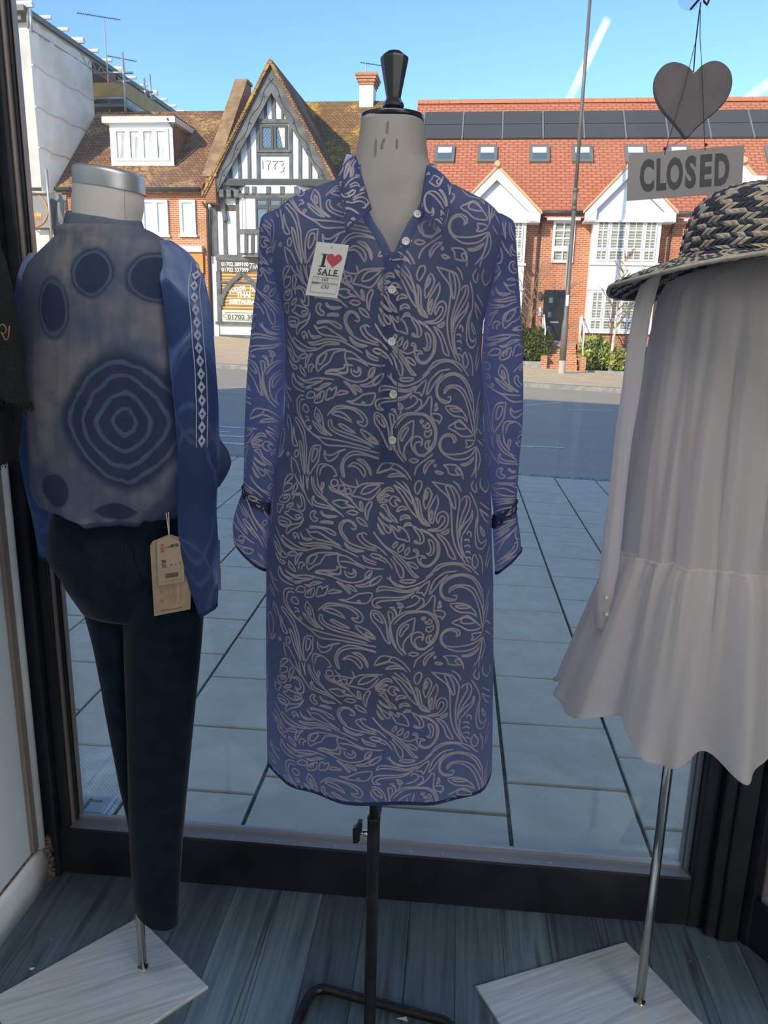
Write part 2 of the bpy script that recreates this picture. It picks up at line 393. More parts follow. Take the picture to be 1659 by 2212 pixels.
for lx, ly, e in FILL_LAMPS:  # housings made for the added fill lamps, out of view
    t = thing('ceiling_light', ['flat white ceiling light nearest the window, above the dress form', 'flat white ceiling light over the right side of the shop', 'flat white ceiling light furthest back in the shop'][FILL_LAMPS.index((lx, ly, e))], 'lamp', (lx, ly, 2.62), 0, 'ceiling lights')
    b = MB(); b.box(lx-.62, lx+.62, ly-.27, ly+.27, 2.62, 2.68); b.build('fitting', 'upvc', t)
# skirting with a crumbled top edge
b = MB(); rows = []
for i in range(60):
    yy = 1.715-i*.088; jit = random.uniform(-.002, .002); rows.append([(WX, yy, .108+jit), (WX+.010, yy, .104+jit), (WX+.017, yy, .088), (WX+.019+random.uniform(-.001,.001), yy, .05), (WX+.019, yy, 0), (WX, yy, 0)])
b.rings(rows, True, True, True); smesh(b, 'baseboard_left', 'white_gloss', smooth=True)
b = MB(); b.box(WX-.001, WX+.004, -3.0, 1.700, .107, .1125); smesh(b, 'trim_3', 'grime')
# strips between the wall and the window post
b = MB(); b.bbox(WX, WX+.012, 1.655, 1.70, .118, 2.68, .002); smesh(b, 'trim_1', 'bronze_bead')
b = MB(); b.tube([(WX+.011, 1.690, .112), (WX+.011, 1.690, 2.68)], .0115, 10); smesh(b, 'trim_2', 'white_gloss', smooth=True)
b = MB()
for i in range(26): b.box(WX+random.uniform(0,.018), WX+random.uniform(.02,.032), 1.69+random.uniform(0,.02), 1.712+random.uniform(0,.012), i*.005, i*.005+.004+random.uniform(0,.004))
o = b.build('crumbled_edge', 'grime'); o['kind'] = 'structure'; o.name = 'trim_4'
# the window
win = struct('window_1', (0, 1.75, 0)); GY = 1.788; XL, XR, ZB, ZT = -.972, .640, .150, 2.5
def bx(name, mat, parent, *a, bev=.004):
    b = MB(); b.bbox(*a, bev); return b.build(name, mat, parent)
bx('bottom_rail', 'black_paint', win, -1.05, .70, 1.732, 1.80, 0, .142)
bx('side_post', 'black_paint', win, -1.062, -1.018, 1.712, 1.80, 0, 2.62)
bx('side_post', 'black_paint', win, -1.020, -.9925, 1.738, 1.797, .11, 2.62)
bx('mullion', 'black_paint', win, .652, .692, 1.728, 1.80, 0, 2.62)
bx('top_rail', 'black_paint', win, -1.05, .70, 1.732, 1.86, 2.45, 2.62)
# sill and glazing beads
b = MB(); b.prism([(-.99, 1.737, .1425), (-.99, 1.775, .146), (-.99, 1.775, .130), (-.99, 1.737, .130)], (1.645, 0, 0)); sill = b.build('sill', 'steel_bead', win)
bx('bead', 'steel_bead', win, -.99, .652, 1.775, 1.786, .142, .157, bev=.002)
bx('bead', 'bronze_bead', win, -.994, -.987, 1.752, 1.795, .14, 2.46, bev=.002); bx('bead', 'black_paint', win, -.987, -.9815, 1.766, 1.795, .14, 2.46, bev=.002)
bx('bead', 'bronze_bead', win, -.9815, -.977, 1.776, 1.795, .14, 2.46, bev=.0015)
bx('bead', 'steel_bead', win, .640, .652, 1.760, 1.79, .14, 2.46, bev=.002); bx('bead', 'steel_bead', win, .632, .640, 1.774, 1.79, .14, 2.46, bev=.002)
b = MB()
for i in range(22):
    xx = random.uniform(-.95, .6); b.add([(xx, 1.745+random.random()*.012, .1447), (xx+random.uniform(.004,.014), 1.746, .1447), (xx+.006, 1.750, .1450)], [(0,1,2)])
b.build('paint_fleck', 'white_gloss', sill, stuff=True)
b = MB(); b.box(XL-.012, XR+.01, GY, GY+.006, ZB-.012, 2.46); b.build('pane', 'shop_glass', win)
# return window to the right of the corner post
wr = struct('window_2', (.8, 1.6, 0)); A2 = math.radians(-58)
def T2(s, d, z): return (.775+s*math.cos(A2)+d*math.sin(-A2), 1.700+s*math.sin(A2)+d*math.cos(A2), z)
b = MB(); b.bbox(.69, .772, 1.700, 1.80, 0, 2.62, .004); b.build('corner_post', 'black_paint', wr)
b = MB(); b.bbox(.718, .765, 1.688, 1.71, 0, 2.62, .003); b.build('corner_post', 'black_paint', wr)
b = MB(); b.bbox(-.02, .024, -.005, .07, 0, 2.62, .004, T2); b.build('side_post', 'black_paint', wr)
b = MB(); b.bbox(.02, 1.2, 0, .07, 0, .135, .004, T2); b.build('bottom_rail', 'black_paint', wr)
b = MB(); b.bbox(.022, .031, .02, .05, .13, 2.6, .002, T2); b.build('bead', 'bronze_bead', wr)
b = MB(); b.bbox(.03, 1.2, .012, .05, .133, .147, .002, T2); b.build('bead', 'steel_bead', wr)
b = MB(); b.box(.025, 1.2, .042, .048, .13, 2.6, T2); b.build('pane', 'shop_glass', wr)
dr_ = struct('door_1', (1.41, .68, 0))
for a_ in ((1.40,1.48,.66,.72,0,2.62), (2.23,2.31,.66,.72,0,2.62), (1.48,2.23,.66,.72,0,.22), (1.48,2.23,.66,.72,2.1,2.62)): bx('frame', 'black_paint', dr_, *a_)
b = MB(); b.box(1.47, 2.24, .685, .692, .2, 2.12); b.build('pane', 'shop_glass', dr_)
b = MB(); b.box(2.31, 2.40, .66, 1.86, 0, 2.62); b.box(2.31, 3.72, .66, .72, -.006, 2.72); smesh(b, 'wall_porch', 'plaster')
b = MB(); b.box(-14, 14, 1.86, 2.30, 2.62, 9.0); b.box(-14, -1.04, 1.80, 1.83, -.3, 3.0); b.box(1.5, 14, 1.80, 1.86, -.3, 3.0); smesh(b, 'wall_front', 'render_white')
b = MB(); b.box(-1.07, 1.5, 1.73, 1.87, 2.60, 2.72); smesh(b, 'trim_5', 'black_paint')
# ================================================================ ground outside
def slope(Y): return float(np.interp(Y, [3, 9, 22, 31, 60], [0, .030, .033, .062, .062]))
def zg(X, Y): return -.17-slope(Y)*(X-(.8+max(0, Y-9)*.12)) if Y > 3 else -.17
def onground(px, py, dz=0.):
    z = -.17
    for i in range(40): P = atz(px, py, z+dz); z = .5*z+.5*zg(P[0], P[1])
    return atz(px, py, z+dz)
def ground_mesh(x0, x1, nx, ys, dz):
    b = MB(); b.rings([[(x0+(x1-x0)*i/nx, Y, zg(x0+(x1-x0)*i/nx, Y)+dz) for i in range(nx+1)] for Y in ys], False); return b
KY = 8.75; FKY = 21.6
pav = struct('pavement', (0, 5, -.17)); ground_mesh(-16, 16, 64, np.linspace(1.86, KY, 24), -.013).build('bedding', 'joint_sand', pav)
phase = {0: .228, 1: .015, -1: .03, -2: .16, -3: .037, -4: .28, 2: .2, 3: .11, -5: .1, -6: .2, 4: .05, 5: .3, -7: .02}
def inview(P):
    q = RC.T @ (np.array(P)-CAM)
    if q[2] > -.1: return False
    return -140 < 829.5+F*q[0]/-q[2] < 1800 and 600 < 1106-F*q[1]/-q[2] < 1950
SX = .4525; ns = 0
for k in range(-9, 7):
    xa = .2525+k*SX; ph = phase.get(k, .1*((k*7) % 4)); y = 1.46+ph
    while y < KY-.30:
        ya, yb = max(y, 1.87), min(y+.4475, KY-.14); y += .4475
        if yb-ya < .06 or not (inview((xa+SX/2, (ya+yb)/2, -.17)) or inview((xa+SX/2, yb, -.17))): continue
        gx, gy = .0075, .0055; t = [random.uniform(-.0022, .0022) for _ in range(4)]; b = MB()
        X0, X1 = xa+gx, xa+SX-gx; Y0, Y1 = ya+gy, yb-gy; bv = .004
        q = [(X0,Y0),(X1,Y0),(X1,Y1),(X0,Y1)]; qi = [(X0+bv,Y0+bv),(X1-bv,Y0+bv),(X1-bv,Y1-bv),(X0+bv,Y1-bv)]
        b.rings([[(p[0],p[1],zg(*p)-.02) for p in q], [(p[0],p[1],zg(*p)-.004+t[i]) for i, p in enumerate(q)], [(p[0],p[1],zg(*p)+t[i]) for i, p in enumerate(qi)]], True, False, True)
        pale = k == -4 and 2.2 < (ya+yb)/2 < 2.75
        b.build('paving_slab', 'slab_pale' if pale else 'slab', pav); ns += 1
# small utility cover by the window
t = thing('stopcock_cover', 'small square metal utility cover set in the paving by the bottom left of the window', 'cover', (-1.19, 2.25, -.168))
b = MB(); b.bbox(-1.25, -1.13, 2.19, 2.31, -.17, -.160, .003); b.build('frame', 'galv', t); b = MB(); b.bbox(-1.235, -1.145, 2.205, 2.295, -.162, -.156, .003); lid = b.build('lid', 'solar_rail', t)
b = MB(); b.box(-1.215, -1.205, 2.22, 2.28, -.157, -.1545); b.box(-1.215, -1.165, 2.262, 2.272, -.157, -.1545); b.build('lifting_bar', 'gutter', lid)
ks = struct('kerb', (0, KY, -.17)); x = -5.2
while x < 4.2:
    b = MB(); b.bbox(x, x+.128, KY-.13, KY-.005, -.04, .004, .005, lambda a, c_, d: (a, c_, zg(a, c_)+d)); b.build('kerb_sett', 'kerb', ks); x += .136
ground_mesh(-16, 16, 48, [KY-.01, KY], -.01).build('kerb_face', 'kerb', ks)
rd = struct('road', (0, 15, -.2)); ground_mesh(-40, 40, 64, np.linspace(KY, FKY, 14), -.06).build('carriageway', 'asphalt', rd)
ROAD_Z = -.06
def marking(p0, p1, wpx):
    a, c_ = onground(*p0, ROAD_Z+.004), onground(*p1, ROAD_Z+.004); d = nz3(c_-a); n_ = np.array([-d[1], d[0], 0])*wpx/2
    b = MB(); b.add([a-n_, c_-n_, c_+n_, a+n_], [(0,1,2,3)]); b.build('lane_marking', 'road_paint', rd)
for p, q, wd in [((430,846),(535,848),.10),((470,921),(540,925),.11),((460,932),(495,933),.1),((470,941),(540,944),.12),((470,956),(540,960),.14),((1128,877),(1210,870),.11),((1226,885),(1345,889),.11),((1120,963),(1218,967),.11),((430,836),(545,838),.08)]:
    marking(p, q, wd)
fp = struct('far_pavement', (0, 26, 0)); ground_mesh(-40, 40, 64, np.linspace(FKY, 36, 18), .06).build('paving', 'far_paving', fp)
ground_mesh(-40, 40, 64, [FKY-.02, FKY], -.06)
b = MB(); b.rings([[(-40+i, FKY-.01, zg(-40+i, FKY)+d) for i in range(81)] for d in (-.08, .062)], False); b.rings([[(-40+i, FKY+q, zg(-40+i, FKY)+.066) for i in range(81)] for q in (-.01, .14)], False); b.build('kerb_edge', 'kerb', fp)
# street frame: u along the far facades, w towards us, z up
AF = math.radians(-1.5); P0 = np.array([3.63, 31.0, 0]); UF = np.array([math.cos(AF), math.sin(AF), 0]); NF = np.array([math.sin(AF), -math.cos(AF), 0])
def FW(u, w, z): return P0+UF*u+NF*w+np.array([0, 0, z])
def fuv(px, py, w=0.):
    d = ray(px, py); P = P0+NF*w; t = np.dot(P-CAM, NF)/np.dot(d, NF); p = CAM+d*t; return float(np.dot(p-P0, UF)), float(p[2])
def fpl(px, py, w0, z0, sl):
    """pixel ray against the sloping plane z = z0 + (w0-w)*sl -> (u, w, z)"""
    d = ray(px, py); du, dw, dz = np.dot(d, UF), np.dot(d, NF), d[2]; r = CAM-P0; cu, cw, cz = np.dot(r, UF), np.dot(r, NF), CAM[2]
    t = (z0+(w0-cw)*sl-cz)/(dz+dw*sl); return float(cu+t*du), float(cw+t*dw), float(cz+t*dz)
def gu(u, w): p = FW(u, w, 0); return zg(p[0], p[1])+.06
def bld(name, label, cat, u, w=0., z=None): return thing(name, label, cat, FW(u, w, gu(u, w) if z is None else z), AF)
def fb(b, u0, u1, w0, w1, z0, z1, mi=0): return b.box(u0, u1, w1, w0, z0, z1, lambda u, w, z: FW(u, w, z), mi)   # w1 < w0
def fbox(name, mat, root, u0, u1, w0, w1, z0, z1): b = MB(); fb(b, u0, u1, w0, w1, z0, z1); return b.build(name, mat, root)
def fprism(name, mat, root, uz, w0, dw, **k): b = MB(); b.prism([FW(u, w0, z) for u, z in uz], NF*dw); return b.build(name, mat, root, **k)
def beam(b, p, q, wd, w0, dw, mi=0):
    """straight timber between two (u,z) points on the facade"""
    p, q = np.array(p), np.array(q); d = (q-p)/np.linalg.norm(q-p); n_ = np.array([-d[1], d[0]])*wd/2
    b.prism([FW(*(r_[0], w0, r_[1])) for r_ in (p-n_, q-n_, q+n_, p+n_)], NF*dw, mi)
def fwin(root, u0, u1, z0, z1, w, cols, rows, fmat, pmat, fr=.07, bar=.03, dep=.07, backing=None, rowz=None, name='window'):
    b = MB(); n_ = []
    fb(b, u0, u1, w+dep, w, z0, z0+fr); fb(b, u0, u1, w+dep, w, z1-fr, z1); fb(b, u0, u0+fr, w+dep, w, z0+fr, z1-fr); fb(b, u1-fr, u1, w+dep, w, z0+fr, z1-fr)
    us = [u0+fr+(u1-u0-2*fr)*i/cols for i in range(cols+1)]; zs = rowz or [z0+fr+(z1-z0-2*fr)*i/rows for i in range(rows+1)]
    for q in us[1:-1]: fb(b, q-bar/2, q+bar/2, w+dep*.8, w+.005, z0+fr, z1-fr)
    for q in zs[1:-1]: fb(b, u0+fr, u1-fr, w+dep*.7, w+.005, q-bar/2, q+bar/2)
    f = b.build(name, fmat, root)
    for i in range(cols):
        for j in range(len(zs)-1):
            p = MB(); fb(p, us[i], us[i+1], w+.02, w+.008, zs[j], zs[j+1]); p.build('pane', pmat, f)
    return f
# ================================================================ far side of the street
# ---- street lamp
L0 = onground(1213, 806, .06)
t = thing('street_lamp', 'tall grey tapering street lamp on the far pavement in front of the red brick terrace', 'street lamp', L0)
b = MB(); b.lathe([(.112, .34), (.112, 1.55), (.105, 1.62), (.070, 1.82), (.066, 5.2)], L0, 20); b.lathe([(.09, 5.2), (.09, 5.32)], L0, 20); b.lathe([(.075,5.3),(.075,5.78)], L0, 20); b.lathe([(.09, 5.75), (.09, 5.86)], L0, 20); b.lathe([(.058, 5.8), (.05, 11.6)], L0, 20)
b.build('pole', 'metal_post', t, smooth=True)
b = MB(); b.lathe([(.118, -.05), (.116, .40), (.112, .42)], L0, 20); b.build('base_sleeve', 'post_base', t)
b = MB(); b.tube([L0+np.array([0,0,11.5]), L0+np.array([.12,0,11.9]), L0+np.array([.5,-.1,12.6])], .03, 8); b.build('arm', 'metal_post', t)
b = MB(); b.bbox(L0[0]-.125, L0[0]-.075, L0[1]-.08, L0[1]-.04, L0[2]+2.85, L0[2]+4.15, .01); b.build('narrow_sign', 'galv', t)
b = MB(); b.bbox(L0[0]-.045, L0[0]+.045, L0[1]-.085, L0[1]-.060, L0[2]+2.2, L0[2]+2.55, .004); b.build('sticker', 'rail_white', t)
# ---- red brick terrace
u0, u1 = fuv(1110, 600)[0], fuv(1800, 600)[0]
UL = fpl(903, 222, .35, 5.5, 1.0)[0]; UR = 15.5; ZE = 5.5; WE = .35; WR = fpl(1100, 220, WE, ZE, 1.0)[1]; ZR = ZE+(WE-WR)
t = red = bld('terraced_house', 'long red brick terrace with solar panels and white gabled bays across the road', 'building', 3.0)
b = MB(); fb(b, UL+.15, UR, 0, 2*WR, -1.2, ZE); b.build('wall', 'brick_red', t)
def roof_prism(name, mat, root, ul, ur, we, ze, wr, zr, th=.16, back=True):
    b = MB(); P = [(we, ze), (wr, zr)]+([(2*wr-we, ze)] if back else [])
    top = P; bot = [(w_, z_-th*1.41) for w_, z_ in P]
    n_ = len(P); vs = [FW(u, w_, z_) for u in (ul, ur) for w_, z_ in top+bot]; m = 2*n_
    fs = []
    for i in range(n_-1): fs += [(i, i+1, m+i+1, m+i), (n_+i, m+n_+i, m+n_+i+1, n_+i+1)]
    fs += [tuple(list(range(n_))+list(range(2*n_-1, n_-1, -1))), tuple([m+i for i in list(range(2*n_-1, n_-1, -1))[::-1]][::-1]+[m+i for i in range(n_)][::-1])]
    fs += [(0, m, m+n_, n_), (n_-1, 2*n_-1, m+2*n_-1, m+n_-1)]
    b.add(vs, fs); return b.build(name, mat, root)
roof_prism('roof', 'tile_red', t, UL, UR, WE, ZE, WR, ZR)
u = UL
while u < UR-.3:
    b = MB(); b.prism([FW(u, WR+.16, ZR-.08), FW(u, WR+.09, ZR+.09), FW(u, WR-.09, ZR+.09), FW(u, WR-.16, ZR-.08)], UF*.44); b.build('ridge_tile', 'ridge_tile', t); u += .45
def onroof(u, w, lift): return FW(u, w, ZE+(WE-w))+(NF*.7071+np.array([0,0,.7071]))*lift
def roofbox(name, mat, root, px0, px1, py0, py1, l0, l1):
    ya = fpl((px0+px1)/2, py0, WE, ZE, 1.)[1]; yb = fpl((px0+px1)/2, py1, WE, ZE, 1.)[1]; ua = fpl(px0, (py0+py1)/2, WE, ZE, 1.)[0]; ub = fpl(px1, (py0+py1)/2, WE, ZE, 1.)[0]
    b = MB(); b.hexa([onroof(u, w, l) for l in (l0, l1) for u, w in ((ua, yb), (ub, yb), (ub, ya), (ua, ya))]); return b.build(name, mat, root), (ua, ub, ya, yb)
ua0 = fpl(916, 273, WE, ZE, 1.)[0]; du = (fpl(1530, 273, WE, ZE, 1.)[0]-fpl(1000, 273, WE, ZE, 1.)[0])/6
wt, wm, wb = [fpl(1250, q, WE, ZE, 1.)[1] for q in (243, 271.5, 302)]
us = fpl(1000, 273, WE, ZE, 1.)[0]-du
for i in range(11):
    for (p, q) in ((wt, wm), (wm, wb)):
        b = MB(); a, c_ = us+i*du+.05, us+(i+1)*du-.05; b.hexa([onroof(u, w, l) for l in (.02, .09) for u, w in ((a, q-.015), (c_, q-.015), (c_, p+.015), (a, p+.015))]); b.build('solar_panel', 'solar', t)
    b = MB(); a = us+i*du; b.hexa([onroof(u, w, l) for l in (.02, .10) for u, w in ((a-.035, wb), (a+.035, wb), (a+.035, wt), (a-.035, wt))]); b.build('panel_rail', 'solar_rail', t)
for px0, px1, op in [(939,982,1),(1031,1074,0),(1143,1187,0),(1235,1280,0),(1349,1396,0),(1443,1490,0),(1653,1700,0)]:
    f, (ua, ub, wa, wb_) = roofbox('skylight', 'skylight', t, px0, px1, 318, 353, .0, .10)
    iu, iw = (ub-ua)*.16, (wa-wb_)*.16
    b = MB(); b.hexa([onroof(u, w, l) for l in (.08, .112) for u, w in ((ua+iu, wb_+iw), (ub-iu, wb_+iw), (ub-iu, wa-iw), (ua+iu, wa-iw))]); b.build('pane', 'far_glass', f)
    wm2 = wa+(wb_-wa)*.5
    b = MB(); b.hexa([onroof(u, w, l) for l in (.10, .118) for u, w in ((ua+iu, wm2), (ub-iu, wm2), (ub-iu, wa-iw), (ua+iu, wa-iw))]); b.build('roller_blind', 'sky_blind', f)
# gables
def gable(pxa, pya, pxl, pxr, pyf, bayx):
    WG = .75
    ua, za = fuv(pxa, pya, WG); ul, zf = fuv(pxl, pyf, WG); ur, _ = fuv(pxr, pyf, WG); ur = 2*ua-ul if pxr is None else ur
    m = (za-zf)/((ur-ul)/2)
    # white gable panel, set back under the verge
    fprism('gable_panel', 'render_white', t, [(ul+.3, zf-.25), (ur-.3, zf-.25), (ur-.3, zf+.05), (ua, za-.28), (ul+.3, zf+.05)], WG-.22, -.5)
    for sx, ue in ((-1, ul), (1, ur)):
        b = MB(); b.prism([FW(ua, WG, za-.04), FW(ue, WG, zf-.04), FW(ue, WG, zf-.36), FW(ua, WG, za-.44)], NF*-.06); b.build('barge_board', 'upvc', t)
        b = MB(); b.prism([FW(ua, WG+.05, za+.08), FW(ue+sx*.06, WG+.05, zf+.02), FW(ue+sx*.06, WG+.05, zf-.08), FW(ua, WG+.05, za-.04)], NF*-.15); b.build('verge_tile', 'verge', t)
        # roof slope running back into the main roof
        wz = lambda z: WE-(z-ZE)
        b = MB(); b.add([FW(ua, WG, za+.05), FW(ue, WG, zf-.02), FW(ue, wz(zf)-.3, zf-.02), FW(ua, wz(za)-.3, za+.05)], [(0,1,2,3)]); b.build('gable_roof', 'tile_red', t, solid=.06)
        b = MB(); b.prism([FW(ue, WG-.02, zf-.36), FW(ue-sx*.42, WG-.02, zf-.36), FW(ue-sx*.42, WG-.02, zf-.05+m*.3), FW(ue, WG-.02, zf-.05)], NF*-.06); b.build('kneeler', 'upvc', t)
    b = MB(); b.lathe([(.10,-.10),(.14,0),(.10,.10)], FW(ua, WG+.06, za+.08), 6, ax=NF); b.build('ridge_end', 'verge', t)
    fbox('soffit', 'upvc', t, ul, ur, WG-.02, WG-.75, zf-.36, zf-.30)
    return ul, ur, zf
gable(1075, 360, 983, 1168, 457, None); G2 = gable(1363, 352, 1264, 1462, 456, None); gable(1606, 352, 1512, 1700, 456, None)
# bays
def bay(px0, px1, cx, off=0):
    WB = .55; ul, ur = fuv(px0, 480, WB)[0], fuv(px1, 480, WB)[0]; zt = fuv(cx, 462, WB)[1]; z1 = fuv(cx, 567, WB)[1]; z2 = fuv(cx, 624, WB)[1]; z3 = fuv(cx, 720, WB)[1]
    fbox('bay_wall', 'render_white', t, ul, ur, WB, -.1, z3, zt); fbox('bay_plinth', 'brick_red', t, ul, ur, WB-.04, -.1, -1.2, z3)
    fbox('bay_moulding', 'upvc', t, ul-.06, ur+.06, WB+.07, WB-.1, z1-.1, z1-.02); fbox('bay_moulding', 'upvc', t, ul-.06, ur+.06, WB+.05, WB-.1, z2-.05, z2+.03); fbox('bay_sill', 'upvc', t, ul-.05, ur+.05, WB+.09, WB-.1, z3-.02, z3+.06)
    for ra, rb in ((zt-.20, z1+.05), (z2-.1, z3+.10)):
        H = ra-rb; zs_ = rb+H*.28; spans = [(.06,.235),(.255,.49),(.51,.745),(.765,.94)]
        for a, c_ in spans:
            A, C_ = ul+(ur-ul)*a, ul+(ur-ul)*c_
            fwin(t, A, C_, zs_, ra, WB, 2, 3, 'upvc', 'blind', .05, .035, .05); fwin(t, A, C_, rb, zs_-.02, WB, 2, 1, 'upvc', 'blind', .05, .035, .05)
bay(1283, 1430, 1350); bay(1024, 1138, 1080)
# sash window, door, lamp, intercom
ul, zt = fuv(1196, 476); ur = fuv(1240, 520)[0]; zb = fuv(1215, 568)[1]; zm = fuv(1215, 538)[1]
fwin(t, ul, ur, zm, zt, .0, 2, 3, 'upvc', 'blind', .09, .045, .10); fwin(t, ul, ur, zb, zm, .0, 2, 1, 'upvc', 'blind', .09, .045, .10)
ul, zt = fuv(1176, 626); ur, zb = fuv(1223, 738)
dr = fbox('door', 'door_black', t, ul, ur, .02, -.05, zb, zt)
for fz in (.25, .52, .80): fbox('pane', 'far_glass', dr, ul+.2, ul+.34, .03, .015, zb+(zt-zb)*fz-.1, zb+(zt-zb)*fz+.1)
fbox('letter_plate', 'chrome_far', dr, ul+.28, ul+.62, .035, .015, zb+(zt-zb)*.36, zb+(zt-zb)*.36+.06); fbox('threshold', 'chrome_far', dr, ul, ur, .1, -.02, zb-.05, zb+.02)
c_ = fuv(1167, 640); b = MB(); b.lathe([(.02,0),(.09,.03),(.09,.09),(.02,.14)], FW(c_[0], 0, c_[1]), 12, ax=NF); b.v = [tuple(np.array(p)*[1,1,1]+np.array([0,0,(p[2]-c_[1])*.9])) for p in b.v]; b.build('wall_lamp', 'gutter', t, smooth=True)
c_ = fuv(1166, 673); fbox('intercom', 'rail_white', t, c_[0]-.05, c_[0]+.05, .05, 0, c_[1]-.16, c_[1]+.16)
# gutter and downpipes
za = fuv(1200, 459, .4)[1]
for p, q in ((1165, 1268), (1462, 1514)):
    a, c_ = fuv(p, 460, .4)[0], fuv(q, 460, .4)[0]; b = MB(); b.tube([FW(a, .42, za), FW(c_, .42, za)], .075, 10); b.build('gutter', 'gutter', t, smooth=True); fbox('soffit', 'upvc', t, a+.3, c_-.2, .36, 0, za-.25, za-.17)
for p in (1164, 1447):
    a = fuv(p, 500, .1)[0]; b = MB(); b.tube([FW(a+.1, .4, za-.03), FW(a+.05, .12, za-.5), FW(a, .09, za-.9), FW(a, .09, -.1)], .045, 8); b.build('downpipe', 'gutter', t, smooth=True)
# steps, piers and railings
WS = 1.75; zl = fuv(1200, 743, .9)[1]; ul, ur = fuv(1183, 760, WS)[0], fuv(1250, 760, WS)[0]; zg_ = gu((ul+ur)/2, WS)
ps = red
nst = 5
for i in range(nst): fbox('step', 'brick_orange', ps, ul, ur, WS-i*.24, -.0, zg_-.3 if i == 0 else zg_+(zl-zg_)*i/nst, zg_+(zl-zg_)*(i+1)/nst)
fbox('landing', 'kerb', ps, ul-.05, ur+.05, .62, 0.0, zl, zl+.05)
for p, q in ((1169, 1182), (1254, 1266)):
    a, c_ = fuv(p, 778, WS+.15)[0], fuv(q, 778, WS+.15)[0]; fbox('pier', 'brick_orange', ps, a, c_, WS+.2, WS-.2, zg_-.3, fuv(1260, 770, WS+.1)[1])
    m_ = (a+c_)/2; b = MB(); b.prism([FW(m_-.1, WS-.2, zg_-.3), FW(m_-.1, WS-.2, zg_+.4), FW(m_-.1, .5, zl+.1), FW(m_-.1, 0.0, zl+.1), FW(m_-.1, 0.0, zg_-.3)], UF*.2); b.build('cheek_wall', 'brick_orange', ps)
    b = MB(); H = 1.05
    b.tube([FW(m_, 1.5, zg_+.45), FW(m_, 1.5, zg_+.45+H*.9), FW(m_, .5, zl+H), FW(m_, .1, zl+H)], .028, 8); b.tube([FW(m_, .5, zl), FW(m_, .5, zl+H)], .028, 8); b.tube([FW(m_, .15, zl), FW(m_, .15, zl+H)], .028, 8); b.tube([FW(m_, 1.5, zg_+.7), FW(m_, .5, zl+.4)], .02, 6); b.build('railing', 'rail_white', ps, smooth=True)
# planting beds
def bed(px0, px1, label):
    W_ = 1.9; a, c_ = fuv(px0, 785, W_)[0], fuv(px1, 785, W_)[0]; z0 = gu((a+c_)/2, W_)
    t_ = bld('planting_bed', label, 'planter', (a+c_)/2, W_); fbox('kerb_edge', 'kerb', t_, a, c_, W_+.06, W_-.06, z0-.3, z0+.14); fbox('soil', 'bark_brown', t_, a, c_, W_-.06, .55, z0-.3, z0+.1)
    return a, c_, z0
BL = bed(985, 1168, 'low kerbed planting bed left of the brick steps'); BR = bed(1267, 1460, 'low kerbed planting bed right of the brick steps')
def shrub(name, label, u, w, z, rx, ry, rz_, n, mat, leaf=.07):
    c0 = FW(u, w, z); t_ = thing(name, label, 'shrub', c0, 0, 'shrubs before the red terrace'); b = MB(); rs = random.Random(int(u*100)+n)
    for i in range(n):
        while True:
            p = np.array([rs.uniform(-1,1), rs.uniform(-1,1), rs.uniform(-1,1)]); r_ = np.linalg.norm(p)
            if .35 < r_ < 1: break
        p = p/r_*(r_**.5)*(.85+.3*rs.random()); q = c0+np.array([p[0]*rx, p[1]*ry, rz_+p[2]*rz_]); a = nz3([rs.gauss(0,1) for _ in range(3)]); d = nz3(np.cross(a, [rs.gauss(0,1) for _ in range(3)])); L = leaf*rs.uniform(.6, 1.5)
        b.add([q-a*L, q+d*L*.4, q+a*L, q-d*L*.4], [(0,1,2,3)])
    b.build('foliage', mat, t_, stuff=True)
    b = MB()
    for i in range(7): b.tube([c0+np.array([rs.uniform(-.1,.1), 0, -.05]), c0+np.array([rs.uniform(-rx,rx)*.6, rs.uniform(-ry,ry)*.5, rz_*1.5])], [.02, .006], 5)
    b.build('stem', 'bark_brown', t_, stuff=True)
z0 = BL[2]+.1
shrub('evergreen_shrub', 'dense dark green rounded shrub left of the brick steps', fuv(1155, 760, 1.2)[0], 1.2, z0, .62, .5, .62, 5200, 'leaf_green', .06)
shrub('evergreen_shrub', 'shaggy dark shrub half hidden by the right sleeve of the blue dress', fuv(1112, 745, 1.3)[0], 1.3, z0, .5, .5, .75, 3400, 'leaf_green', .06)
z0 = BR[2]+.1
shrub('evergreen_shrub', 'pale yellow green variegated shrub just right of the brick steps', fuv(1284, 755, 1.2)[0], 1.2, z0, .55, .5, .62, 4200, 'leaf_pale', .075)
shrub('evergreen_shrub', 'small yellow green shrub at the foot of the birch', fuv(1335, 770, 1.3)[0], 1.3, z0, .5, .5, .42, 2600, 'leaf_pale', .07)
shrub('evergreen_shrub', 'leafy shrub beside the white blouse, rightmost in the bed', fuv(1375, 762, 1.2)[0], 1.2, z0, .5, .5, .5, 2600, 'leaf_green', .07)
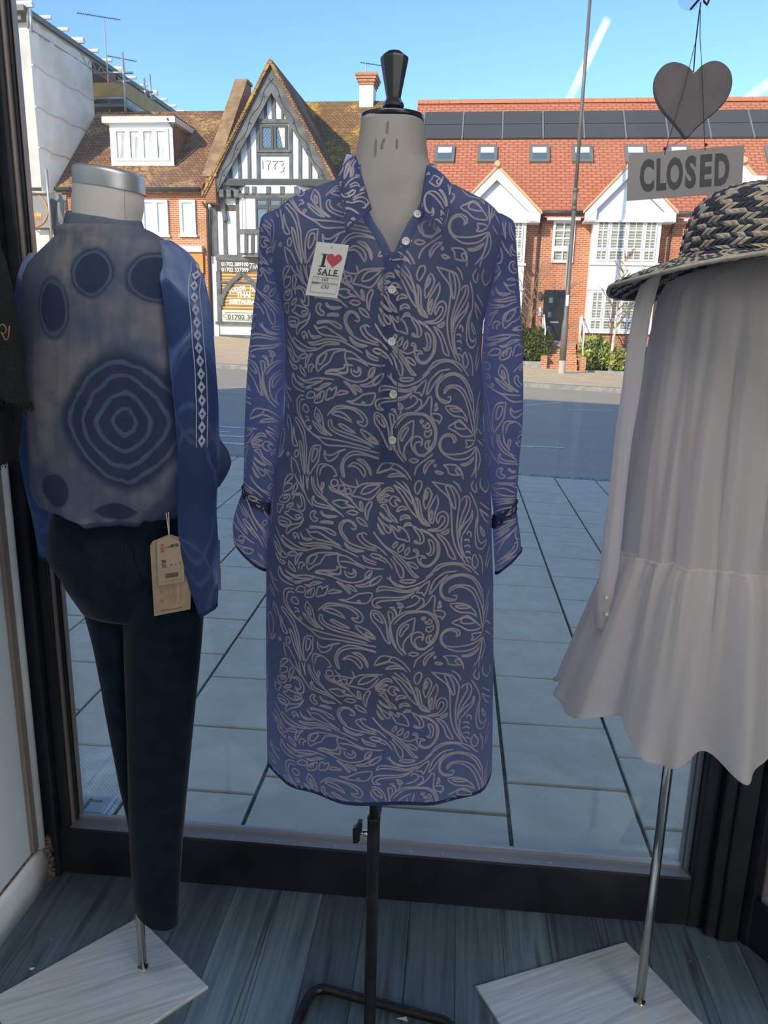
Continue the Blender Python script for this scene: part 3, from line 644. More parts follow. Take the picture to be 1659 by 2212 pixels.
def tree(label, u, w, z, H, mat, seed, lean, spread, r0):
    c0 = FW(u, w, z); t_ = thing('young_tree', label, 'tree', c0); rs = random.Random(seed); b = MB(); tw = MB()
    top = c0+np.array([lean, 0, H]); b.tube([c0-np.array([0,0,.1]), c0+np.array([lean*.2,0,H*.35]), c0+np.array([lean*.45,0,H*.7]), top], [r0, r0*.8, r0*.5, r0*.15], 8)
    for i in range(26):
        f = rs.uniform(.28, .98); p = c0+np.array([lean*f, 0, H*f]); a = rs.uniform(0, 6.28); L = spread*rs.uniform(.4, 1)*(1.15-f*.7)
        q = p+np.array([math.cos(a)*L*.5, math.sin(a)*L*.4, L*.45]); e = p+np.array([math.cos(a)*L, math.sin(a)*L*.8, L*1.15]); tw.tube([p, q, e], [r0*.34, r0*.22, r0*.07], 5)
        for j in range(4):
            s_ = rs.uniform(.3, .95); m_ = p+(e-p)*s_; a2 = a+rs.uniform(-1.2, 1.2); tw.tube([m_, m_+np.array([math.cos(a2)*L*.35, math.sin(a2)*L*.3, L*rs.uniform(.1,.4)])], [r0*.14, r0*.05], 4)
    b.build('trunk', mat, t_, smooth=True); tw.build('branches', 'bark_twig', t_, stuff=True)
tree('bare young tree with reddish twigs left of the black door', fuv(1129, 740, 1.4)[0], 1.4, gu(BL[0], 1.4), 3.6, 'bark_brown', 3, .55, 1.5, .045)
tree('pale barked bare birch in front of the white bay', fuv(1322, 750, 1.5)[0], 1.5, gu(BR[0], 1.5), 4.1, 'bark_birch', 5, .18, 1.0, .075)
# ---- Tudor house
WG = .45; aU, aZ = fuv(585, 139, WG); lU, lZ = fuv(441, 424, WG); rU = 2*aU-lU; zb0 = fuv(470, 728)[1]
t = tud = bld('tudor_house', 'black and white half timbered house with a steep gable dated 1773', 'building', aU)
uL = fuv(455, 600)[0]; uR = 2*aU-uL; zt = fuv(590, 392, WG)[1]; zj = fuv(520, 560, 0)[1]; slope_ = (aZ-lZ)/(aU-lU)
fbox('wall', 'render_white', t, uL, uR, 0, -9, zb0-.4, zt)
fprism('gable_wall', 'render_white', t, [(lU+.45, zt-.1), (rU-.45, zt-.1), (aU, aZ-.5)], .18, -6)
uRR = fuv(800, 300, -5)[0]+.6
WRt = -6.0; zrt = fuv(700, 219, WRt)[1]
fbox('side_wall', 'render_white', t, fuv(500, 300, -2)[0], uRR, -.3, -9, zb0-.4, 5.6)
roof_prism('roof', 'tile_lichen', t, fuv(505, 300, -3)[0]-.05, uRR, .0, zrt+WRt*(zrt-5.7)/6.0, WRt, zrt)
for sx, ue in ((-1, lU), (1, rU)):      # gable roof slopes, barge boards, tile edge
    b = MB(); n_ = np.array([sx*slope_, 0, 1]); zdn = lZ-.05
    b.add([FW(aU, WG+.1, aZ+.10), FW(ue, WG+.1, zdn+.10), FW(ue, -7.5, zdn+.10), FW(aU, -7.5, aZ+.10)], [(0,1,2,3)] if sx > 0 else [(3,2,1,0)]); b.build('gable_roof', 'tile_brown', t, solid=.14)
    b = MB(); b.prism([FW(aU, WG, aZ), FW(ue, WG, lZ), FW(ue-sx*.28, WG, lZ-.28), FW(ue-sx*.42, WG, lZ-.02), FW(aU, WG, aZ-.95)], NF*-.09); bb = b.build('barge_board', 'timber', t)
    b = MB(); b.prism([FW(aU, WG+.13, aZ+.16), FW(ue+sx*.06, WG+.13, lZ+.10), FW(ue+sx*.06, WG+.13, lZ-.04), FW(aU, WG+.13, aZ-.02)], NF*-.12); b.build('tile_edge', 'tile_lichen', t)
    b = MB(); d = np.array([ue-aU, lZ-aZ]); L = np.linalg.norm(d); d = d/L; nn = np.array([-d[1], d[0]])*(1 if d[0]*1 > 0 else -1); nn = nn if nn[1] < 0 else -nn
    wav = [np.array([aU, aZ])+d*(L*q)+nn*(.27+.05*math.sin(q*30)) for q in np.linspace(.07, .97, 44)]
    b.tube([FW(p[0], WG+.004, p[1]) for p in wav], .014, 4); b.build('carved_line', 'timber_dark', bb)
    for q in (.2, .4, .6, .8): p = np.array([aU, aZ])+d*(L*q)+nn*.30; b = MB(); b.lathe([(.035,0),(.035,.03)], FW(p[0], WG, p[1]), 8, ax=NF); b.build('peg', 'timber_dark', bb)
def tb(pxs, w0=.18, d=.06, name='timber_post', mat='timber', root=None):
    x0, x1, y0, y1 = pxs; a = fuv(x0, (y0+y1)/2, w0); c_ = fuv(x1, (y0+y1)/2, w0); zt_, zb_ = fuv((x0+x1)/2, y0, w0)[1], fuv((x0+x1)/2, y1, w0)[1]
    return fbox(name, mat, root or t, a[0], c_[0], w0+d, w0, zb_, zt_)
tb((488, 706, 387.5, 401), .18, .16, 'tie_beam')
for q in [(571,577,200,258),(587,594.5,188,258),(608,612,222,258),(554,561,235,389),(625,631.5,240,389),(535,541.5,280,389),(515,521,317,389),(496,502,350,389),(645,651.5,290,389),(667,673,338,389),(687,693,370,389)]: tb(q)
tb((553, 632, 258, 267), .18, .09, 'lintel'); tb((556, 629, 325, 330), .18, .10, 'sill'); tb((561, 625, 330, 337), .18, .06, 'timber_rail')
for xa, xb in ((562.5, 591), (592.5, 621)):
    a, zt_ = fuv(xa, 270, .2); c_, zb_ = fuv(xb, 325, .2); fwin(t, a, c_, zb_, zt_, .2, 1, 1, 'win_frame_dark', 'far_glass_blue', .09, .03, .06)
    ld = MB()
    for k in range(-9, 10):
        for sg in (-1, 1):
            p, q = np.array([a+.08+(c_-a-.16)*max(0, k/9.), 0]), None
            xs_ = [k*.115, k*.115+ (zb_-zt_)*-.62*1.0]
            x0_, x1_ = a+.09, c_-.09; pts = []
            for s_ in np.linspace(0, 1, 12):
                xx = (a+c_)/2+sg*(k*.115+(s_-.5)*(zt_-zb_)*.6); zz = zb_+.09+(zt_-zb_-.18)*s_
                if x0_ <= xx <= x1_: pts.append(FW(xx, .226, zz))
            if len(pts) > 1: ld.tube([pts[0], pts[-1]], .008, 4)
    ld.build('leaded_lattice', 'solar_rail', t, stuff=True)
a, zt_ = fuv(607, 275, .22); c_, zb_ = fuv(620, 320, .22); b = MB(); b.prism([FW(a-.1, .219, zt_), FW(c_, .219, zt_), FW(c_, .219, zb_), FW(a+.08, .219, zb_)], NF*.01); b.build('curtain', 'curtain', t)
b = MB(); cU, cZ = fuv(592, 358, .18)
for pts in [[(-.44,.18),(-.43,-.12)], [(-.34,.17),(-.12,.17),(-.22,0),(-.21,-.16)], [(-.06,.15),(.14,.15),(.03,0),(.04,-.14)], [(.20,.14),(.34,.15),(.40,.08),(.29,.01),(.40,-.06),(.36,-.20),(.24,-.23)]]:
    b.tube([FW(cU+p[0], .19, cZ+p[1]) for p in pts], .014, 5)
b.build('date_lettering', 'dark_ink', t)
# jettied first floor
tb((455, 470, 447, 553), .0, .05, 'timber_post')
for q in [(482.5,490.5,440,553),(511,519,405,553),(457.5,462,440,553)]: tb(q, 0, .05)
b = MB(); beam(b, fuv(474, 405, .1), fuv(489, 478, .02), .16, .02, .16); b.build('brace', 'timber', t)
tb((500, 735, 393, 406), 0, .5, 'jetty_beam', 'timber_dark')
for xq in (481, 497, 513, 560, 605, 650): a = fuv(xq, 404, .2)[0]; fbox('bracket', 'timber', t, a-.09, a+.09, .42, .0, zt-.55, zt-.28)
tb((468, 735, 552, 565), 0, .14, 'bressummer')
# oriel bay
WB = .55; oL, oR = fuv(533, 480, WB)[0], fuv(640, 480, WB)[0]; oLs = fuv(517, 480, 0)[0]; oT, oB = fuv(560, 400, WB)[1], fuv(560, 553, WB)[1]
b = MB(); b.prism([FW(oLs, 0, oB), FW(oL, WB, oB), FW(oR, WB, oB), FW(oR+.6, 0, oB)], (0, 0, oT-oB)); b.build('oriel_wall', 'render_white', t)
def ob(name, p0, p1, wd, mat='timber'):
    b = MB(); beam(b, fuv(*p0, WB), fuv(*p1, WB), wd, WB, .05, 0); return b.build(name, mat, t)
for xq in (533, 549, 580, 610, 640): ob('timber_post', (xq, 403), (xq, 422), .16)
for xq in (532, 546, 560, 575, 590, 606, 640): ob('timber_post', (xq, 505), (xq, 552), .13)
ob('timber_rail', (517, 423), (642, 423), .16); ob('timber_rail', (517, 501), (642, 501), .2); ob('timber_rail', (520, 549), (642, 549), .1)
a, zt_ = fuv(552, 428, WB); zm = fuv(560, 447, WB)[1]; zb_ = fuv(560, 496, WB)[1]
for k in range(3):
    x0_ = a+k*.52; fwin(t, x0_, x0_+.5, zm, zt_, WB, 1, 1, 'win_frame_dark', 'far_glass', .07, .03, .06); fwin(t, x0_, x0_+.5, zb_, zm, WB, 1, 1, 'win_frame_dark', 'far_glass', .07, .03, .06)
for j, (s0, s1) in enumerate(((.1, .46), (.54, .92))):
    P, Q = np.array([oLs, 0.]), np.array([oL, WB]); p, q = P+(Q-P)*s0, P+(Q-P)*s1
    b = MB(); b.prism([FW(p[0], p[1]+.03, zb_), FW(q[0], q[1]+.03, zb_), FW(q[0], q[1]+.03, zt_), FW(p[0], p[1]+.03, zt_)], NF*.02); b.build('pane', 'curtain', t)
# shop front
tb((470, 760, 567, 586), .02, .12, 'fascia_sign', 'sign_dark')
fsg = t.children[-1] if False else None
b = MB(); c_ = fuv(507.5, 574.5, .15)
text_mb(b, '01702 389100', .20, FW(c_[0], .145, c_[1]+.0), UF, (0,0,1), .95, .006); text_mb(b, '01702 337399', .20, FW(c_[0], .145, c_[1]-.21), UF, (0,0,1), .95, .006)
c_ = fuv(536, 580, .15); text_mb(b, 'Tudor House', .30, FW(c_[0], .145, c_[1]), UF, (0,0,1), 1., 0, align='LEFT', shear=.3); b.build('sign_lettering', 'white_ink', t)
tb((474, 700, 588, 700), .0, .03, 'shop_blind', 'blind_wood')
tb((468, 700, 697, 703), .0, .16, 'shop_sill', 'timber')
for q in ((470, 479, 586, 700), (640, 648, 586, 700)): tb(q, .0, .1, 'shop_post')
tb((474, 700, 609, 614), .03, .05, 'transom')
arc = [fuv(478.5, 660, .06), fuv(479.5, 645, .06), fuv(488, 626, .06), fuv(500, 610, .06), fuv(522, 590, .06)]
arc2 = [(2*arc[-1][0]-p[0], p[1]) for p in arc[::-1]][1:]; b = MB(); A = arc+arc2
for p, q in zip(A[:-1], A[1:]): beam(b, p, q, .17, .05, .06)
b.build('arch', 'timber', t)
b = MB(); c_ = fuv(532, 626, .06); R_ = 1.5
for i, ch in enumerate('TUDOR HOUSE'):
    th = (i-4.6)*.098; text_mb(b, ch, .21, FW(c_[0]+R_*math.sin(th), .04, c_[1]-R_*(1-math.cos(th))), UF*math.cos(th)-np.array([0,0,math.sin(th)]), UF*math.sin(th)+np.array([0,0,math.cos(th)]), .95, .012)
c_ = fuv(526, 641.5, .06); text_mb(b, 'THAI', .26, FW(c_[0], .04, c_[1]), UF, (0,0,1), 1.0, .014); c_ = fuv(531, 656, .06); text_mb(b, 'RESTAURANT', .22, FW(c_[0], .04, c_[1]), UF, (0,0,1), 1.0, .014)
b.build('window_lettering', 'white_ink', t)
pn = tb((480, 700, 672, 697), .03, .04, 'phone_panel', 'sign_cream')
b = MB(); c_ = fuv(491.5, 689, .08); text_mb(b, '01702 389100', .25, FW(c_[0], .075, c_[1]), UF, (0,0,1), 1.15, .008, align='LEFT'); b.build('phone_lettering', 'dark_ink', pn)
b = MB(); a, c_ = fuv(483, 675, .08), fuv(640, 694, .08)
b.tube([FW(x_, .075, z_) for x_, z_ in ((a[0]+.1, a[1]), (c_[0], a[1]), (c_[0], c_[1]), (a[0]+.1, c_[1]), (a[0]+.1, c_[1]+.07), (a[0], c_[1]+.1), (a[0], a[1]-.1), (a[0]+.1, a[1]-.07), (a[0]+.1, a[1]))], .008, 4); b.build('panel_border', 'sign_dark', pn)
tb((458, 700, 725, 731), .0, .06, 'plinth', 'timber'); tb((457, 472, 570, 726), .0, .07, 'pilaster', 'render_white')
a = fuv(450, 470, .1)[0]; b = MB(); zq = fuv(450, 445, .1)[1]
b.tube([FW(a-.15, .3, zq+.1), FW(a, .12, zq-.15), FW(a+.02, .1, zb0)], .05, 8); b.build('downpipe', 'gutter', t, smooth=True)
# chimney
W_c = -5.6; a, c_ = fuv(776, 210, W_c)[0], fuv(806, 210, W_c)[0]; z1 = fuv(790, 250, W_c)[1]; z2 = fuv(790, 183, W_c)[1]; z3 = fuv(790, 158, W_c)[1]
ch = bld('chimney', 'cream rendered chimney with a corbelled brick top above the tudor roof', 'chimney', (a+c_)/2, W_c, z1-2.4)
fbox('stack', 'render_white', ch, a, c_, W_c, W_c-1.0, z1-2.4, z2)
for i, e in enumerate((.03, .08, .13, .17)): fbox('brick_course', 'brick_orange', ch, a-e, c_+e, W_c+e, W_c-1-e, z2+(z3-z2)*i/4, z2+(z3-z2)*(i+1)/4)
def aerial(name, label, base, h, boom0, boom1, nel, el, loop=True):
    t_ = thing(name, label, 'aerial', base); B = np.array(base, float); top = B+np.array([0,0,h]); b = MB(); b.tube([B-np.array([0,0,.3]), top], .03, 6); b.build('mast', 'galv', t_)
    p, q = top+np.array(boom0), top+np.array(boom1); b = MB(); b.tube([p, q], .016, 5)
    for i in range(nel): m_ = p+(q-p)*(i+.5)/nel; b.tube([m_-np.array([0,el*.4,el*.3]), m_+np.array([0,el*.4,el*.3])], .009, 4)
    b.build('boom', 'gutter', t_, stuff=True)
B = FW((a+c_)/2-.1, W_c-.5, z3); k_ = 37.0/F
aerial('tv_aerial', 'small tv aerial on the cream chimney', B, 20*k_, (-.25, 0, .12), (.75, 0, -.02), 9, .22)
# ---- brick house with the dormer, left of the tudor house
uA, uB = fuv(133, 405)[0], fuv(446, 500)[0]; zE = fuv(300, 403, .3)[1]; W_r = -3.7; zR_ = fuv(400, 240, W_r)[1]; sl = (zR_-zE)/(.3-W_r)
t = bh = bld('brick_house', 'orange brick house with a brown tiled roof and white dormer left of the tudor gable', 'building', (uA+uB)/2)
uV = fpl(219, 256, .3, zE, sl)[0]; uA2 = uA
fbox('wall', 'brick_orange', t, uA, uB, 0, -7, -1.0, zE-.05); fbox('soldier_course', 'brick_red', t, uA, uB, .03, 0, fuv(400, 430)[1], fuv(400, 413)[1])
roof_prism('roof', 'tile_brown', t, uA-.1, uB, .3, zE, W_r, zR_)
b = MB(); b.tube([FW(uA-.1, .36, zE-.1), FW(uB-.1, .36, zE-.1)], .075, 8); b.build('gutter', 'gutter', t, smooth=True)
for px0, px1 in ((306, 366), (388, 425)):
    a, zt_ = fuv(px0, 432); c_, zb_ = fuv(px1, 508); n_ = 2 if px0 < 350 else 1
    for k in range(n_): fwin(t, a+(c_-a)*k/n_, a+(c_-a)*(k+1)/n_, zb_, zt_, .0, 1, 1, 'upvc', 'blind_white', .10, .04, .09)
    fbox('sill', 'upvc', t, a-.05, c_+.05, .12, 0, zb_-.08, zb_)
fbox('shop_cornice', 'render_white', t, uA, uB-.15, .22, 0, fuv(420, 545)[1], fuv(420, 532)[1]); fbox('shop_front', 'shopfront_orange', t, uA, uB-.15, .1, 0, fuv(420, 590)[1], fuv(420, 545)[1]); fbox('shop_pier', 'brick_orange', t, uB-.6, uB-.2, .12, 0, -.5, fuv(420, 590)[1]); fbox('shop_opening', 'far_glass', t, uA+.3, uB-.65, .03, 0, 0.7, fuv(420, 600)[1])
# dormer
dpl = fpl(300, 357, .3, zE, sl); wD = dpl[1]; a, zt_ = fuv(238, 268, wD); c_, zb_ = fuv(377, 356, wD); zb_ = dpl[2]; wb2 = .3-(zt_-zE)/sl-.2
b = MB(); b.prism([FW(a, wD, zb_-.1), FW(a, wD, zt_), FW(a, wb2, zt_)], UF*(c_-a)); b.build('dormer_cheek', 'tile_hung', t)
fbox('dormer_front', 'upvc', t, a-.02, c_+.02, wD+.05, wD-.02, zb_-.02, zt_)
for k in range(4): q = a+.17+(c_-a-.34)*k/4; fwin(t, q, q+(c_-a-.34)/4, zb_+.16, zt_-.2, wD+.03, 1, 1, 'upvc', 'blind_white', .09, .03, .07)
fbox('dormer_fascia', 'upvc', t, a-.2, c_+.2, wD+.30, wb2, zt_-.01, zt_+.20); fbox('dormer_roof', 'tile_lichen', t, a-.17, c_+.17, wD+.28, wb2-.2, zt_+.20, zt_+.27)
b = MB(); b.tube([FW(c_-.1, wD+.33, zt_+.12), FW(c_+.06, wD+.12, zt_-.2), FW(c_+.06, wD+.1, zb_)], .04, 8); b.build('downpipe', 'gutter', t, smooth=True)
# party wall parapet between the two houses
uP = fuv(446, 390, .3)[0]; b = MB(); prof = [(.5, zE-.6), (.5, zE+.35), (W_r-.2, zR_+1.15), (W_r-.9, zR_+1.15), (W_r-.9, zE-.6)]
b.prism([FW(uP, w_, z_) for w_, z_ in prof], UF*.42); b.build('party_wall', 'tile_hung', t)
b = MB(); b.prism([FW(uP-.06, .56, zE+.33), FW(uP-.06, .56, zE+.43), FW(uP-.06, W_r-.2, zR_+1.27), FW(uP-.06, W_r-.95, zR_+1.27), FW(uP-.06, W_r-.95, zR_+1.15), FW(uP-.06, W_r-.2, zR_+1.15)], UF*.54); b.build('coping', 'coping', t)
# ---- scaffolded building
WX0 = .9; uC = fuv(77, 250, WX0)[0]; zT = fuv(77, 48, WX0)[1]; zTop = fuv(75, 26, WX0)[1]; zB2 = fuv(77, 405, WX0)[1]; z0 = fuv(100, 730, WX0)[1]
t = scf = bld('scaffolded_building', 'building wrapped in white scaffold sheeting under a temporary roof at the far left', 'building', uC-3, 0)
fbox('wall', 'render_white', t, uC-9, uC-3.4, -2.0, -20, z0-.6, zT-.3)
def wpx(px, u):            # depth w at which the vertical plane u=const meets pixel column px
    d = ray(px, 250); r_ = CAM-P0; tt = (u-np.dot(r_, UF))/np.dot(d, UF); return float(np.dot(r_, NF)+tt*np.dot(d, NF))
wS = wpx(205, uC); wEnd = wpx(392, uC)
rs = random.Random(5)
def sheet(name, P00, du_, L, z0_, z1_, nu, nv, amp, phs):
    WR = [(rs.uniform(.08,.3), rs.uniform(-16,16), rs.uniform(-13,13), rs.uniform(0,6), rs.uniform(-7,7), rs.uniform(-7,7)) for _ in range(9)]
    b = MB(); rows = []; n_ = nz3(np.cross(du_, (0,0,1)))
    for j in range(nv+1):
        r_ = []; fz = j/nv
        for i in range(nu+1):
            fu = i/nu; tie = abs(math.sin(math.pi*fz*4)); ed_ = min(1, 8*fu, 8*(1-fu)); d = ed_*amp*(tie*.55+sum(a_*(1-2*abs(math.sin(kx*fu+kz*fz+p_)))*(.4+.6*math.sin(qx*fu+qz*fz)) for a_, kx, kz, p_, qx, qz in WR))
            r_.append(np.array(P00)+np.array(du_)*L*fu+np.array([0,0,z0_+(z1_-z0_)*fz])+n_*d*.5)
        rows.append(r_)
    b.rings(rows, False); return b.build(name, 'sheeting', t, smooth=True)
sheet('sheeting', FW(uC-7, WX0, 0), UF, 7, zB2, zT, 60, 50, .22, 0)
sheet('sheeting', FW(uC, WX0, 0), -NF, WX0-wS, zB2-.3, zT+.25, 70, 50, .35, 2)
# lines of tape over the sheeting joints
for fz in (.25, .5, .75):
    b = MB(); zz = zB2+(zT-zB2)*fz; b.tube([FW(uC+.06, WX0+.05-i*(WX0-wS)/10, zz+.05*math.sin(i*2.)) for i in range(11)], .03, 5); b.build('lacing', 'rail_white', t)
# temporary roof
b = MB(); b.hexa([FW(u, w, z) for z in (zTop-.10, zTop+.08) for u, w in ((uC-9, WX0+.5), (uC+.15, WX0+.5), (uC+.15, wEnd), (uC-9, wEnd))]); b.build('temporary_roof', 'deck_dark', t)
fbox('roof_eave', 'deck_dark', t, uC-9, uC-.1, WX0+.3, WX0+.2, zT, zTop-.1)
k = 0; w_ = WX0+.3
while w_ > wEnd:
    b = MB(); b.tube([FW(uC-.6, w_, zTop+.15), FW(uC+.42, w_, zTop+.15)], .07 if k % 3 else .12, 6); b.build('roof_pole', 'rail_white', t); w_ -= 1.25; k += 1
b = MB(); b.tube([FW(uC+.05, WX0, zTop-.55), FW(uC+.05, wEnd, zTop-.55)], .03, 5); b.tube([FW(uC+.05, WX0, zTop-.15), FW(uC+.05, wEnd, zTop-.15)], .03, 5)
w_ = wS+1; s_ = 0
while w_ > wEnd: b.tube([FW(uC+.05, w_, zTop-.55 if s_ % 2 else zTop-.15), FW(uC+.05, w_-.45, zTop-.15 if s_ % 2 else zTop-.55)], .022, 5); w_ -= .45; s_ += 1
b.build('lattice_truss', 'galv', t)
sheet('back_sheeting', FW(uC-.2, wS-3.5, 0), -NF, wS-3.5-wEnd, zR_-1.0, zTop-.5, 40, 20, .2, 1)
# platform beyond the brick house roof
wp = wpx(207, uC)-.3; pu0, pz0 = fuv(203, 212, wp); pu1, pz1 = fuv(268, 178, wp); dz_ = fuv(230, 196, wp)
fbox('toe_board', 'ply', t, pu0-.5, pu1, wp, wp-.06, pz0, pz1); b = MB(); b.prism([FW(pu1, wp, pz0), FW(pu1, wp, pz1), FW(pu1, wp-5, pz1), FW(pu1, wp-5, pz0)], UF*.06); b.build('toe_board', 'ply', t)
fbox('platform_board', 'deck_dark', t, pu0-.5, pu1, wp, wp-5, pz0-.35, pz0-.22)
fbox('stair_tower_wall', 'brick_dark', t, pu0-.6, fuv(232, 240, wp-1)[0], wp-1, wp-6, 3, pz0-.3)
fbox('crate', 'red_box', t, fuv(218, 150, wp-1)[0], fuv(232, 150, wp-1)[0], wp-1, wp-1.8, pz1, fuv(225, 144, wp-1)[1]); fbox('crate', 'red_box', t, fuv(240, 165, wp-2)[0], fuv(254, 165, wp-2)[0], wp-2, wp-2.6, pz1, fuv(240, 160, wp-2)[1])
def pole(p0, p1, w0, w1=None, r_=.05):
    a = fuv(*p0, w0); c_ = fuv(*p1, w1 if w1 is not None else w0); b = MB(); b.tube([FW(a[0], w0, a[1]), FW(c_[0], w1 if w1 is not None else w0, c_[1])], r_, 7); b.build('scaffold_pole', 'galv', t, smooth=True)
pole((59, -10), (61, 62), WX0+.25); pole((264, 113), (272, 262), wp+.1); pole((311, 169), (317, 240), wp-3.6); pole((323, 160), (328, 245), wp-4.5)
pole((203, 157), (287, 157), wp+.1); pole((203, 212), (268, 212), wp+.1); pole((250, 176), (280, 175), wp+.1); pole((295, 197), (330, 198), wp-3.6); pole((306, 214), (334, 214), wp-4); pole((268, 165), (326, 200), wp, wp-4.5); pole((268, 190), (326, 225), wp, wp-4.5); pole((66, 20), (68, 70), WX0+.3)
pole((100, 365), (112, 520), WX0+.3, None, .05); pole((60, 415), (115, 416), WX0+.3, None, .05)
# banner and lower sheeting
fprism('banner', 'banner', t, [fuv(60, 419, WX0+.2), fuv(105, 419, WX0+.2), fuv(110, 492, WX0+.2), fuv(60, 492, WX0+.2)], WX0+.18, .02)
b = MB(); c_ = fuv(76, 466, WX0+.22)
text_mb(b, 'Hole', 9*29.9/F*1.5, FW(c_[0]+.03, WX0+.215, c_[1]-.02), UF, (0,0,1), .9, .012); b.build('banner_lettering', 'amber_ink', t)
b = MB(); c_ = fuv(72, 474.5, WX0+.22); text_mb(b, 'Investments', .17, FW(c_[0]-.07, WX0+.215, c_[1]), UF, (0,0,1), 1, .004)
cc = fuv(70, 453, WX0+.22); b.tube([FW(cc[0]+.62*math.cos(q), WX0+.215, cc[1]+.62*math.sin(q)) for q in np.linspace(0, 6.28, 40)], .025, 5); b.build('banner_lettering', 'orange_ink', t)
b = MB(); rows = [[FW(fuv(px_, py_, WX0-.1)[0], WX0-.15+.1*math.sin(i*1.7+j), fuv(px_, py_, WX0-.1)[1]) for i, px_ in enumerate(np.linspace(106, 140, 8))] for j, py_ in enumerate((420, 450, 480, 520))]; b.rings(rows, False); b.build('net', 'banner', t, smooth=True)
sheet('lower_sheeting', FW(uC-7, WX0-.2, 0), UF, 7.4, z0-.3, fuv(80, 495, WX0)[1], 30, 14, .12, 1)
B = FW(*(fuv(233, 178, wp-.4)[0], wp-.4, pz0-.22)); k_ = np.linalg.norm(B-CAM)/F
aerial('tv_aerial', 'tall white tv aerial rising beside the temporary roof', B, 105*k_+(pz1-pz0+.22), (-50*k_, 0, 12*k_), (30*k_, 0, 0*k_), 18, .3)
B = FW(fuv(269, 150, wp-1.5)[0], wp-1.5, pz0-.22); aerial('tv_aerial', 'second tv aerial with a long dark boom behind the scaffold pole', B, fuv(269, 133, wp-1.5)[1]-pz0+.22, (-33*k_, 0, 10*k_), (24*k_, 0, 0), 16, .22)
